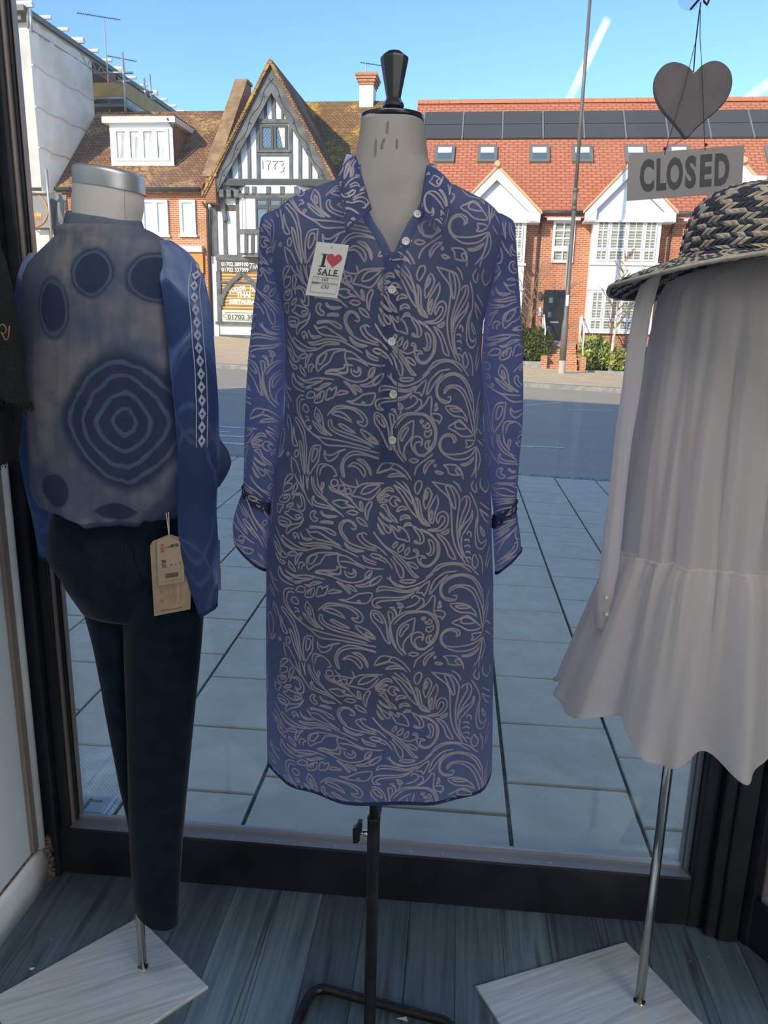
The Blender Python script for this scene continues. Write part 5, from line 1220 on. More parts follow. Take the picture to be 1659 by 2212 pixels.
# rectangular tube base with rounded corners
c0, c1 = atz(700, 2135, .011), atz(985, 2212, .011); dx = nz3(c1-c0); dy = np.array([-dx[1], dx[0], 0]); L1 = .335
def rrect(o, dx, dy, w_, d_, r_):
    P = []
    for cx_, cy_, a0 in ((w_-r_, -r_, 90), (w_-r_, -d_+r_, 0), (r_, -d_+r_, -90), (r_, -r_, 180)):
        for k in range(6): a = math.radians(a0-k*18); P.append(o+dx*(cx_+r_*math.cos(a))+dy*(cy_+r_*math.sin(a)))
    return P
P = rrect(c0-dx*.025+np.array([0,0,.0]), dx, dy, L1, .34, .035); b = MB(); b.tube(P+[P[0]], .0105, 12, cap=False); b.build('base_frame', 'stand_steel', t, smooth=True)
q = np.array([xP, YF, .012]); f0 = np.dot(q-c0, dy); b = MB(); b.tube([q-dx*(np.dot(q-c0, dx)+.02), q+dx*(L1-.03-np.dot(q-c0, dx)-.01)], .010, 10); b.build('cross_bar', 'stand_steel', t, smooth=True)
b = MB(); q0 = atz(858, 2190, .0105)-dy*.012; b.add([q0, q0+dx*.028, q0+dx*.024+np.array([0,0,.013])], [(0,1,2)]); b.build('label_remnant', 'paper_white', t)
# ================================================================ paisley shirt dress
def dfold(th, x, z):
    f = max(0., min(1., (1.5-z)/.6)); return .0042*f*math.sin(5*th+.9+z*1.6)+.002*math.sin(11*th+z*5)*f+.0012*math.sin(z*34+3*th)*max(0, min(1, 1-abs(z-1.3)/.25))+.0018*math.sin(z*16+5*th)*max(0, min(1, (z-1.45)*8))
DP = Prof([(1632,588,1062),(1400,586,1066),(1230,584,1067),(1100,590,1064),(1000,601,1060),(900,618,1046),(760,622,1041),(690,616,1044),(600,596,1068),(520,586,1088),(480,590,1088),(455,604,1074),(436,628,1052),(420,658,1020),(408,690,995),(396,722,972),(384,748,950),(366,762,934)], YF, [(.69,.107),(.95,.108),(1.25,.098),(1.42,.112),(1.58,.100),(1.64,.086),(1.68,.072),(1.705,.062),(1.73,.058)], 2.35, dfold)
t = thing('shirt_dress', 'blue shirt dress with white paisley swirls, collar and half placket on the dress form', 'dress', (-.115, YF, .69))
zV = 1.598; xp = -.098
ox = [(553,848,850),(530,838,860),(505,824,870),(480,806,882),(455,795,898),(430,786,910),(400,778,918),(366,770,926)]
oz = [(atY(850, y, 1.19)[2], atY(l, y, 1.19)[0], atY(r, y, 1.19)[0]) for y, l, r in ox]; ozz = [q[0] for q in oz]
zV = ozz[0]
def openx(z): return np.interp(z, ozz, [q[1] for q in oz]), np.interp(z, ozz, [q[2] for q in oz])
zhem = lambda th: .690-.010*max(0, math.cos(th))+.012*(abs(math.sin(th))**8)+.002*math.sin(9*th)
NT = 200; rows = []
zl_ = list(np.linspace(0, 1, 100)); zl_ = [q*.955 for q in zl_]+list(np.linspace(.957, 1, 34)); ztop = DP.z[-1]
for f in zl_:
    zz = .69+(ztop-.69)*f; lo, hi = openx(max(zz, zV)) if zz > zV else (xp, xp); t0, t1 = DP.theta(hi, zz), DP.theta(lo, zz)+2*math.pi
    r_ = []
    for j in range(NT+1): th = t0+(t1-t0)*j/NT; z2 = zhem(th)+(zz-.69)/(ztop-.69)*(ztop-zhem(th)); r_.append(DP.pt(th, z2))
    rows.append(r_)
b = MB(); b.rings(rows, False); body = b.build('body', 'dress_blue', t, smooth=True)
b = MB(); b.rings([[np.array(p)*[1,1,0]+np.array([0,0,zhem(0)])*0+np.array([p[0]*0, -.0012*math.cos(2*math.pi*j/NT), p[2]+.007*k-.0005]) for j, p in enumerate(rows[0])] for k in (0, 1)], False); b.build('hem', 'dress_hem', t, smooth=True)
# printed swirls: strokes of one repeat of the print, laid over the cloth
STROKES = []
q0 = None
for ln in STROKE_TEXT.split('\n'):
    if not ln: continue
    if ln in 'ABCD': q0 = {'A': (580,1040), 'B': (820,1040), 'C': (580,1240), 'D': (820,1240)}[ln]; continue
    cl = ln[0] == 'c'; pts = [tuple(map(float, p.split(','))) for p in ln.lstrip('c').split()]
    W_ = [(.000722*(q0[0]+.1507*x_-826), atY(826, q0[1]+.1507*y_, 1.172)[2]) for x_, y_ in pts]; STROKES.append((cl, W_))
PZ = atY(750, 1059, 1.172)[2]-atY(750, 1466, 1.172)[2]
def lay(b, surf, shifts, wd, ok, step=.008, tf=None):
    for dx_, dz_ in shifts:
        for cl, pts in STROKES:
            zs0 = [p[1]+dz_ for p in pts]
            pp = spline([(p[0]+dx_, p[1]+dz_) for p in pts], cl, step)
            if tf: pp = [tf(*p) for p in pp]
            run = []; runs = []; good = True
            for p in pp:
                if ok(p[0], p[1]): run.append(p)
                else:
                    good = False
                    if len(run) > 1: runs.append(run)
                    run = []
            if len(run) > 1: runs.append(run)
            for r_ in runs:
                S_ = [surf(*p) for p in r_]; b.ribbon([q[0] for q in S_], wd, [q[1] for q in S_], closed=(cl and good))
xpl = lambda z: (atY(833, 600, 1.19)[0], atY(866, 600, 1.19)[0])
zPL = atY(850, 1000, 1.17)[2]
def dsurf(x, z):
    n_ = DP.nrm(x, z); lift = .0010
    if abs(x-xp) < .0125 and z > zPL: lift = .0042
    return DP.front(x, z)+n_*lift, n_
def dok(x, z):
    c, a, b_ = DP.at(z)
    if abs(x-c) > a*.985: return False
    if z < zhem(DP.theta(x, z))+.002 or z > 1.705: return False
    if z > zV-.004: lo, hi = openx(z); return not (lo-.004 < x < hi+.004)
    return True
def dtf(x, z): c, a, b_ = DP.at(min(max(z, .7), 1.60)); return c+x/.178*a, z
b = MB(); lay(b, dsurf, [(0, PZ*k) for k in (-1, 0, 1, 2, 3)], .0029, lambda x, z: dok(x, z) and abs(x-DP.at(z)[0]) < .965*DP.at(z)[1], tf=dtf); lay(b, dsurf, [(s_*.33, PZ*(k+.5)) for k in (-1, 0, 1, 2, 3) for s_ in (-1, 1)], .0029, lambda x, z: dok(x, z) and abs(x-DP.at(z)[0]) > .955*DP.at(z)[1], tf=dtf); b.build('swirl_print', 'dress_print', body, stuff=True)
# placket, facings and buttons
def strip(name, left, right, zs, lift, mat='dress_blue', nx=5):
    b = MB(); b.rings([[DP.front(left(z)+(right(z)-left(z))*i/nx, z)+DP.nrm(left(z)+(right(z)-left(z))*i/nx, z)*(lift*(.25 if i in (0, nx) else 1)) for i in range(nx+1)] for z in zs], False); return b.build(name, mat, t, smooth=True)
pl = strip('placket', lambda z: xp-.0125, lambda z: xp+.0118, np.linspace(zPL, zV+.004, 40), .0032)
strip('neck_facing', lambda z: openx(z)[0]-.014, lambda z: openx(z)[0]+.001, np.linspace(zV-.01, 1.69, 20), .003); strip('neck_facing', lambda z: openx(z)[1]-.001, lambda z: openx(z)[1]+.016, np.linspace(zV-.01, 1.69, 20), .003)
b = MB()
for q in (-.0125, .0118): S_ = [dsurf(xp+q, z) for z in np.linspace(zPL, zV, 40)]; b.ribbon([p+n_*.001 for p, n_ in S_], .0009, [n_ for p, n_ in S_])
S_ = [dsurf(xp+q, zPL) for q in np.linspace(-.0125, .0118, 5)]; b.ribbon([p+n_*.001 for p, n_ in S_], .0009, [n_ for p, n_ in S_]); b.build('stitching', 'stitch', pl, stuff=True)
for bx_, by_ in ((900,463),(876,523),(848,627),(848,738),(851,850),(849,948)):
    P = atY(bx_, by_, 1.185); n_ = DP.nrm(P[0], P[2]); c_ = DP.front(P[0], P[2])+n_*.0040
    b = MB(); b.lathe([(.0060,-.0008),(.0062,.0006),(.0055,.0014),(.0046,.0009),(.0,.0009)], c_, 16, ax=n_); bt = b.build('button', 'pearl', t, smooth=True)
    b = MB(); a_ = nz3(np.cross(n_, (0,0,1))); u_ = np.cross(n_, a_)
    for i, j in ((1,1),(1,-1),(-1,1),(-1,-1)): b.lathe([(.0007, .0008), (.0007, .0011)], c_+a_*.0013*i+u_*.0013*j, 6, ax=n_)
    b.build('thread_holes', 'button_hole', bt, stuff=True)
# collar
CP = {}
for name, (A, B_, C_, D_) in {'l': (((768,336),1.245), ((803,452),1.192), ((748,500),1.158), ((728,384),1.205)), 'r': (((922,357),1.235), ((908,448),1.190), ((957,500),1.158), ((979,403),1.200))}.items():
    CP[name] = [atY(*q[0], q[1]) for q in (A, B_, C_, D_)]
def csurf(Q, u, v):
    A, B_, C_, D_ = Q; p = A*(1-u)*(1-v)+B_*u*(1-v)+C_*u*v+D_*(1-u)*v
    return p+np.array([0, -.009*math.sin(math.pi*min(1, v*1.1))*(1-.5*u)-.004*math.sin(math.pi*u)*(1-v), .004*math.sin(math.pi*v)*(1-u)])
for name in 'lr':
    Q = CP[name]; b = MB(); b.rings([[csurf(Q, u, v) for u in np.linspace(0, 1, 13)] for v in np.linspace(0, 1, 13)], False); c_ = b.build('collar', 'dress_blue', t, smooth=True, solid=.0016)
    b = MB(); E = 1e-3
    cx_, cz_ = np.mean([q[0] for q in Q]), np.mean([q[2] for q in Q])
    def cs_(u, v): n_ = nz3(np.cross(csurf(Q, u+E, v)-csurf(Q, u-E, v), csurf(Q, u, v+E)-csurf(Q, u, v-E))); n_ = n_ if n_[1] < 0 else -n_; return csurf(Q, u, v)+n_*.0016, n_
    wA = np.linalg.norm(Q[3]-Q[0]); wB = np.linalg.norm(Q[1]-Q[0]); ox_, oz_ = (-.03, 1.075) if name == 'l' else (.09, .93)
    lay(b, cs_, [(0, 0)], .0028, lambda u, v: .03 < u < .97 and .04 < v < .96, tf=lambda x, z: ((z-oz_)/wB, (x-ox_)/wA))
    b.build('swirl_print', 'dress_print', c_, stuff=True)
    b = MB()
    for pth in ([(1, v) for v in np.linspace(0, 1, 8)], [(u, 1) for u in np.linspace(0, 1, 8)]): S_ = [cs_(max(.03, min(.97, u)), max(.03, min(.97, v))) for u, v in pth]; b.ribbon([q[0] for q in S_], .0009, [q[1] for q in S_])
    b.build('edge_stitch', 'stitch', c_, stuff=True)
b = MB(); zt_ = (CP['l'][0][2]+CP['r'][0][2])/2; cN = (CP['l'][0]+CP['r'][0])/2; rN = np.linalg.norm(CP['r'][0]-CP['l'][0])/2
fall = [(0.0,-.03),(.0035,-.012),(.004,0.),(.012,.001),(.02,-.022),(.024,-.04)]
rows = []
for dr, dz in fall:
    rows.append([(cN[0]-(rN+dr)*math.cos(a), 1.24+(rN*.85+dr)*math.sin(a), CP['l'][0][2]*(1-k/24)+CP['r'][0][2]*(k/24)+dz+.010*math.sin(a)) for k, a in enumerate(np.linspace(-.12, math.pi+.12, 25))])
b.rings(rows, False); b.build('collar_back', 'dress_blue', t, smooth=True)
# sleeves
def sleeve(rows_px, Y0, dep, sgn, tilt, nm='sleeve'):
    P = [atY((o_+i_)/2, y, Y0) for y, o_, i_ in rows_px]; R_ = [abs(atY(i_, y, Y0)[0]-atY(o_, y, Y0)[0])/2 for y, o_, i_ in rows_px]
    return [tuple(p) for p in P], R_
for side, rp, bandY, cuff in (('l', [(452,598,640),(470,566,640),(520,560,632),(600,556,616),(690,546,616),(780,538,618),(900,532,612),(1000,529,602),(1062,526,598),(1082,528,594)], (1078,528,592), [(1072,528,592),(1090,526,594),(1120,516,590),(1160,506,584),(1200,508,580)]),
                               ('r', [(462,1040,1085),(480,1040,1110),(520,1044,1113),(600,1052,1119),(690,1046,1126),(780,1042,1130),(900,1046,1130),(1000,1053,1122),(1090,1064,1115),(1112,1067,1113)], (1108,1067,1112), [(1100,1067,1112),(1122,1066,1114),(1150,1068,1117),(1180,1070,1121),(1215,1072,1124)])):
    P, R_ = sleeve(rp, YF-.005, 1, 0, 0); D_ = densify([(*p, r_) for p, r_ in zip(P, R_)], 8)
    path, rad = [d[:3] for d in D_], [d[3] for d in D_]
    rows = wrap_tube(path, rad, .95, 28, 0, 0, .03, 3 if side == 'l' else 8)
    b = MB(); b.rings(rows, True); sl_ = b.build('sleeve', 'dress_blue', t, smooth=True)
    zz = np.array([p[2] for p in path])[::-1]; xx = np.array([p[0] for p in path])[::-1]; rr = np.array(rad)[::-1]
    def ssurf(x, z, zz=zz, xx=xx, rr=rr, side=side):
        c_, r_ = np.interp(z, zz, xx), np.interp(z, zz, rr); q = max(-.99, min(.99, (x-c_)/r_)); th = math.asin(q); f = (zz[-1]-z)/(zz[-1]-zz[0])
        i = f*(len(path)-1); ph = random.Random(3 if side == 'l' else 8).uniform(0, 6); w_ = r_*(1+.03*math.sin(3*th+f*7+ph)+.018*math.sin(7*th-f*11)); n_ = nz3((math.sin(th), -math.cos(th), 0))
        return np.array([c_+w_*math.sin(th), YF-.005-.95*w_*math.cos(th), z])+n_*.0012, n_
    ok = lambda x, z, zz=zz, xx=xx, rr=rr: zz[0]+.002 < z < zz[-1]-.012 and abs(x-np.interp(z, zz, xx)) < .97*np.interp(z, zz, rr)
    xs_ = -.335 if side == 'l' else .175
    b = MB(); lay(b, ssurf, [(xs_, PZ*k+.07) for k in (0, 1, 2)], .0028, ok); b.build('swirl_print', 'dress_print', sl_, stuff=True)
    # gathered tie at the wrist and flared cuff
    y_, o_, i_ = bandY; c_ = atY((o_+i_)/2, y_, YF-.005); r0 = abs(atY(i_, y_, YF)[0]-atY(o_, y_, YF)[0])/2; sg = 1 if side == 'l' else -1
    b = MB(); rows = []
    for k, (dr, dz) in enumerate(((.0, .011), (.003, .006), (.0012, 0), (.0032, -.006), (.0, -.012))): rows.append([(c_[0]+(r0+dr+.0018*math.sin(9*a+k))*math.sin(a), c_[1]-.95*(r0+dr+.0018*math.sin(9*a+k))*math.cos(a), c_[2]+dz-sg*.016*math.sin(a)) for a in np.linspace(0, 2*math.pi, 41)[:-1]])
    b.rings(rows, True); b.build('wrist_tie', 'dress_hem', t, smooth=True)
    P, R_ = sleeve(cuff, YF-.005, 1, 0, 0); D_ = densify([(*p, r_) for p, r_ in zip(P, R_)], 6); path, rad = [d[:3] for d in D_], [d[3] for d in D_]
    tl = -.020 if side == 'l' else .016
    rows = [[(p[0]+r_*(1+.04*math.sin(4*a+i*.1))*math.sin(a), p[1]-.95*r_*(1+.04*math.sin(4*a))*math.cos(a), p[2]+(tl+(tl*.4)*i/len(path))*math.sin(a)) for a in np.linspace(0, 2*math.pi, 33)[:-1]] for i, (p, r_) in enumerate(zip(path, rad))]
    b = MB(); b.rings(rows, True); cf = b.build('cuff', 'dress_blue', t, smooth=True)
    b = MB(); b.rings([[(q[0]+.001*math.sin(a), q[1]-.001*math.cos(a), q[2]+dz) for q, a in zip(rows[-1], np.linspace(0, 2*math.pi, 33)[:-1])] for dz in (.006, 0)], True); b.build('cuff_hem', 'dress_hem', cf, smooth=True)
    pz = [p[2] for p in path][::-1]; pxs = [p[0] for p in path][::-1]; pr = rad[::-1]
    def fsurf(x, z, pz=pz, pxs=pxs, pr=pr, tl=tl):
        zc_ = z; c_, r_ = np.interp(zc_, pz, pxs), np.interp(zc_, pz, pr); q = max(-.99, min(.99, (x-c_)/r_)); th = math.asin(q); f = (pz[-1]-zc_)/(pz[-1]-pz[0]); w_ = r_*(1+.04*math.sin(4*th)); n_ = nz3((math.sin(th), -math.cos(th), 0))
        return np.array([c_+w_*math.sin(th), YF-.005-.95*w_*math.cos(th), z+(tl+tl*.4*f)*math.sin(th)])+n_*.0018, n_
    ok = lambda x, z, pz=pz, pxs=pxs, pr=pr: pz[0]+.005 < z < pz[-1]-.004 and abs(x-np.interp(z, pz, pxs)) < .96*np.interp(z, pz, pr)
    b = MB(); lay(b, fsurf, [(xs_-.01, PZ*k+.02) for k in (0, 1)], .0028, ok); b.build('swirl_print', 'dress_print', cf, stuff=True)
# ---- sale tag
Yt = 1.150; q = [atY(684.5, 522, Yt), atY(754, 529.5, Yt), atY(728, 644, Yt-.004), atY(659.5, 637, Yt-.004)]
t = thing('sale_tag', 'small white sale tag with a red heart on the chest of the blue dress', 'tag', q[3])
ex = (q[1]-q[0]+q[2]-q[3])/2; ey = (q[0]-q[3]+q[1]-q[2])/2; n_ = nz3(np.cross(ex, ey)); n_ = n_ if n_[1] < 0 else -n_; Wt, Ht = np.linalg.norm(ex), np.linalg.norm(ey)
b = MB(); b.prism([q[3], q[2], q[1], q[0]], -n_*.0006); b.build('card', 'paper_white', t)
O = q[3]+n_*.0003; ux, uy = nz3(ex), nz3(ey)
def tp(fx, fy): return O+ex*fx+ey*fy
b = MB(); s_ = Ht
def slab(b, fx0, fy0, w_, h_): poly_mb(b, [(0,0),(w_,0),(w_,h_),(0,h_)], tp(fx0, fy0), ux, uy)
# I with slab serifs
slab(b, .285, .565, .0045*Wt/.048, .23*Ht); slab(b, .235, .555, .205*Wt, .018*Ht); slab(b, .235, .775, .205*Wt, .018*Ht)
text_mb(b, 'SALE', .165*Ht, tp(.53, .405), ux, uy, 1.02, .0002, space=1.12)
# serif feet
for fx in (.40, .52, .57, .69, .745, .87): slab(b, fx-.03, .402, .075*Wt, .011*Ht)
text_mb(b, '\u00a360', .085*Ht, tp(.50, .295), ux, uy, 1., 0); text_mb(b, '\u00a330', .10*Ht, tp(.55, .155), ux, uy, 1., 0); text_mb(b, 'NOW', .05*Ht, tp(.235, .225), ux, uy, 1.1, .0001)
b.build('lettering', 'print_black', t)
b = MB(); text_mb(b, 'WAS', .038*Ht, tp(.235, .315), ux, uy, 1.15, 0)
for (x0_, y0_, x1_, y1_) in ((.12,.268,.92,.365), (.12,.075,.92,.25)): b.tube([tp(x0_,y0_), tp(x1_,y0_), tp(x1_,y1_), tp(x0_,y1_), tp(x0_,y0_)], .00018, 4)
b.build('price_boxes', 'print_grey', t)
b = MB(); c_ = tp(.645, .70); poly_mb(b, [(x_*.225*Wt*1.12, y_*.225*Wt*1.12) for x_, y_ in heart_pts()], c_, ux, uy); b.build('heart', 'print_red', t)
b = MB(); b.lathe([(.0009,0),(.0009,.0004)], tp(.5, .93), 8, ax=n_); b.build('punch_hole', 'print_grey', t)
# ================================================================ left mannequin, blouse, trousers
YL = 1.448; Bl = atz(309, 2090, .008)
t = thing('mannequin', 'white mannequin with a steel neck cap seen from behind, on a brushed square base', 'mannequin', Bl)
c0, c1 = atz(300, 1980, .008), atz(450, 2130, .008); dx = nz3(c1-c0); dy = np.array([-dx[1], dx[0], 0]); dy = dy if dy[1] < 0 else -dy
L = np.linalg.norm(c1-c0); c2 = atz(0, 2146, .008); dl = nz3(c2-c0); Ld = 1.0*L+.06
def plate(name_root, c0, dx, dl, L, Ld):
    b = MB(); q = [c0, c0+dx*L, c0+dx*L+dl*Ld, c0+dl*Ld]; ctr = sum(q)/4
    lo = [np.array([p[0], p[1], .0]) for p in q]; mid = [np.array([p[0], p[1], .0065]) for p in q]; hi = [p+nz3(ctr-p)*.003+np.array([0,0,0]) for p in q]
    b.rings([lo, mid, hi], True, True, True); return b.build('base_plate', 'brushed_plate', name_root)
plate(t, c0, dx, dl, L, Ld)
b = MB(); b.tube([(Bl[0], Bl[1], .008), (Bl[0], Bl[1], .95)], .0098, 20); b.lathe([(.0125, .0075), (.0125, .0105)], (Bl[0], Bl[1], 0), 20); b.build('pole', 'chrome', t, smooth=True)
MP = Prof([(1235,190,390),(1200,150,396),(1120,135,388),(1000,150,372),(880,140,378),(760,122,386),(650,98,392),(600,88,402),(560,96,396),(530,116,372),(515,130,345),(500,152,316),(490,160,300),(478,162,300),(440,162,306),(395,166,306)], YL, [(.9,.07),(1.05,.10),(1.2,.078),(1.4,.10),(1.55,.09),(1.62,.066),(1.66,.058),(1.74,.056)], 2.1)
b = MB(); zs_ = np.concatenate([np.linspace(MP.z[0], 1.6, 24), np.linspace(1.605, MP.z[-1], 22)]); tilt = lambda p, k: np.array([p[0], p[1], p[2]+k*(-(p[0]+.64)*.12)])
b.rings([[tilt(MP.pt(2*math.pi*k/40, z), max(0, (z-1.6)/.13)) for k in range(40)] for z in zs_], True, True, True); b.build('torso', 'mannequin_white', t, smooth=True)
zn = MP.z[-1]; top_ = [tilt(MP.pt(2*math.pi*k/40, zn, 1.0), 1.) for k in range(40)]; cc = sum(top_)/40
def capring(k, dz): return [cc+(p-cc)*k+np.array([0, 0, dz]) for p in top_]
b = MB(); b.rings([capring(1.03, -.012), capring(1.035, -.008), capring(1.03, .013), capring(1.0, .0185), capring(.9, .0215), capring(.5, .0225), capring(.02, .0225)], True, False, True); b.build('neck_cap', 'satin_steel', t, smooth=True)
b = MB(); S_ = [tilt(MP.front(atY(258, y, YL-.06)[0], z), max(0, (z-1.6)/.13)) for y, z in [(390+i*12, zn-.004-i*.0095) for i in range(10)]]; b.ribbon([p+np.array([0,-.0006,0]) for p in S_], .0012, [(0,-1,0)]*10); b.build('seam', 'seam_line', t)
# trousers
t = thing('trousers', 'dark navy velvet trousers hanging on the left mannequin, tag at the hip', 'trousers', (-.62, YL, .15))
def tfold(th, x, z): return .0025*math.sin(4*th+z*9)
TP = Prof([(1098,128,386),(1120,120,392),(1160,114,400),(1200,114,416),(1240,140,430),(1280,160,436),(1320,184,436)], YL, [(.85,.05),(.90,.072),(.96,.100),(1.03,.112),(1.12,.10)], 2.3, tfold)
b = MB(); b.rings([[TP.pt(2*math.pi*k/48, z) for k in range(48)] for z in np.linspace(TP.z[0], TP.z[-1], 24)], True, True, False); b.build('seat', 'velvet_navy', t, smooth=True)
def leg(rows, Y0, seed, dep):
    P = [atY((l+r)/2, y, Y0) for y, l, r in rows]; R_ = [abs(atY(r, y, Y0)[0]-atY(l, y, Y0)[0])/2 for y, l, r in rows]
    D_ = densify([(*p, r_) for p, r_ in zip(P, R_)], 6); b = MB(); b.rings(wrap_tube([d[:3] for d in D_], [d[3] for d in D_], dep, 32, 0, -.022 if seed == 1 else 0, .02, seed), True); return b.build('leg', 'velvet_navy', t, smooth=True)
leg([(1230,166,330),(1300,180,310),(1389,202,296),(1470,217,292),(1547,230,296),(1640,248,308),(1702,260,314),(1770,276,320),(1830,283,320),(1880,288,322)], YL+.002, 2, .8)
lr = leg([(1200,268,425),(1250,266,438),(1310,268,437),(1400,271,430),(1480,274,422),(1560,277,415),(1680,280,405),(1800,283,395),(1880,287,390),(1930,290,386),(1962,293,383),(1976,295,381)], YL-.028, 1, .82)
b = MB(); b.tube([TP.front(atY(x_, y_, YL-.1)[0], atY(x_, y_, YL-.1)[2])+np.array([0,-.001,0]) for x_, y_ in ((262,1130),(264,1180),(268,1230),(270,1275))], .0012, 5); b.tube([TP.front(atY(x_, y_, YL-.1)[0], atY(x_, y_, YL-.1)[2])+np.array([0,-.0008,0]) for x_, y_ in ((150,1135),(158,1165),(178,1190),(230,1212),(262,1240))], .001, 5); b.build('seat_seam', 'velvet_navy', t, smooth=True, stuff=True)
b = MB(); b.rings([[np.array(p)+np.array([0,-.0035,0]) for p in [TP.pt(th, z) for th in np.linspace(.5, 1.15, 6)]] for z in (1.005, 1.04, 1.075)], False); b.build('waistband_label', 'velvet_navy', t, smooth=True)
# tie dyed blouse, seen from behind
t = thing('blouse', 'blue and beige tie dyed blouse with ring patterns on the left mannequin', 'blouse', (-.64, YL, 1.05))
def bfold(th, x, z):
    lo = max(0., min(1., (1.22-z)/.12)); k_ = max(0, min(1, (1.645-z)/.06)); return k_*(.004*math.sin(4*th+z*8)+.0028*math.sin(9*th-z*13)+lo*(.006*math.sin(8*th+z*20)+.004*math.sin(15*th))+.002*math.sin(23*th+z*6)*max(0, min(1, (1.5-z)/.3)))
BP = Prof([(1098,165,388),(1094,135,398),(1086,112,412),(1072,98,432),(1050,84,468),(1020,78,488),(1000,76,496),(975,74,488),(945,73,466),(900,72,446),(850,71,432),(800,70,420),(720,70,410),(650,70,402),(600,73,400),(575,80,398),(555,94,390),(535,112,376),(515,130,350),(500,124,328),(492,140,310)], YL, [(1.08,.098),(1.12,.118),(1.22,.125),(1.40,.118),(1.55,.104),(1.60,.085),(1.635,.072),(1.655,.0655)], 2.3, bfold)
zs_ = np.concatenate([np.linspace(BP.z[0], 1.54, 70), np.linspace(1.543, BP.z[-1], 24)])
def bpt(th, z):
    p = BP.pt(th, z); hem = max(0, min(1, (1.13-z)/.05)); p[2] += hem*(.012*math.sin(2*th+.7)+.006*math.sin(7*th))*(1 if z > BP.z[0]+.001 else 1); return p
b = MB(); b.rings([[bpt(2*math.pi*k/110, z) for k in range(110)] for z in zs_], True); body = b.build('body', 'tiedye_body', t, smooth=True, uvf=lambda V: V[:, [0, 2]])
r0 = [np.array(bpt(2*math.pi*k/110, zs_[0])) for k in range(110)]; cc = sum(r0)/110
b = MB(); b.rings([r0, [p+nz3(cc-p)*.014+np.array([0,0,-.012]) for p in r0], [p+nz3(cc-p)*.03+np.array([0,0,-.004]) for p in r0]], True); b.build('gathered_hem', 'tiedye_body', t, smooth=True, uvf=lambda V: V[:, [0, 2]])
# neck band
def nb(k, y0, y1, f):
    zc_ = np.interp(k, [0, 1], [atY(228, y0, YL)[2], atY(228, y1, YL)[2]]); r_ = []
    for a in np.linspace(0, 2*math.pi, 49)[:-1]:
        rr = np.interp(k, [0, 1], [.0725, .066])*f; r_.append((atY(226, 480, YL)[0]+rr*math.sin(a), YL-.9*rr*math.cos(a), zc_-.12*rr*math.sin(a)-.006*math.cos(a)))
    return r_
b = MB(); b.rings([nb(k, 495, 466, 1+.01*math.sin(k*3)) for k in (0, .15, .5, .85, 1)]+[nb(1, 495, 466, .96)], True); band = b.build('neck_band', 'tiedye_band', t, smooth=True)
b = MB(); P = [np.array(p)+np.array([0,-.0012,.001]) for p in nb(.03, 495, 466, 1.01)]; b.ribbon(P, .0012, [nz3(np.array(p)-np.array([P[0][0], YL, p[2]])) for p in P], closed=True); b.build('stitching', 'lace_white', band, stuff=True)
# sleeves
def tsl(rows, Y0s, seed, dep, tilt1, fold=.05):
    P = [atY((l+r)/2, y, Y_) for (y, l, r), Y_ in zip(rows, Y0s)]; R_ = [abs(atY(r, y, Y_)[0]-atY(l, y, Y_)[0])/2 for (y, l, r), Y_ in zip(rows, Y0s)]
    D_ = densify([(*p, r_) for p, r_ in zip(P, R_)], 7); path, rad = [d[:3] for d in D_], [d[3] for d in D_]; R2 = wrap_tube(path, rad, dep, 40, 0, tilt1, fold, seed)
    b = MB(); b.rings(R2, True); flat = [p for r_ in R2 for p in r_]; cxs = np.repeat([p[0] for p in path], 40); rr = np.repeat(rad, 40)
    ang = np.tile([2*math.pi*k/40 for k in range(40)], len(path)); ang = np.where(ang > math.pi, ang-2*math.pi, ang); UVs = np.stack([ang*.042, np.array(flat)[:, 2]], 1)
    s_ = b.build('sleeve', 'tiedye_sleeve', t, smooth=True, uvf=UVs)
    b = MB(); b.rings([[np.array(p)*[1,1,1]+np.array([0,0,dz])+np.array([math.sin(2*math.pi*k/40), -math.cos(2*math.pi*k/40), 0])*.0008 for k, p in enumerate(R2[-1])] for dz in (.008, .0)], True); b.build('cuff_hem', 'dress_hem', s_, smooth=True)
    return path, rad
tsl([(548,64,118),(575,47,120),(620,38,112),(700,33,100),(800,37,92),(900,40,84),(985,44,84),(1040,54,96),(1100,68,122),(1150,78,134),(1205,86,130)], [YL-.0]*7+[YL+.01, YL+.03, YL+.05, YL+.05], 4, .9, -.008)
pth, rad = tsl([(520,332,372),(545,338,408),(575,345,430),(620,352,446),(700,360,456),(800,368,462),(900,378,468),(1000,384,470),(1100,386,466),(1180,392,470),(1260,412,472),(1322,432,470)], [YL-.01, YL-.02, YL-.03]+[YL-.06, YL-.07, YL-.075, YL-.085, YL-.095, YL-.10]+[YL-.108, YL-.112, YL-.112], 6, .85, .012)
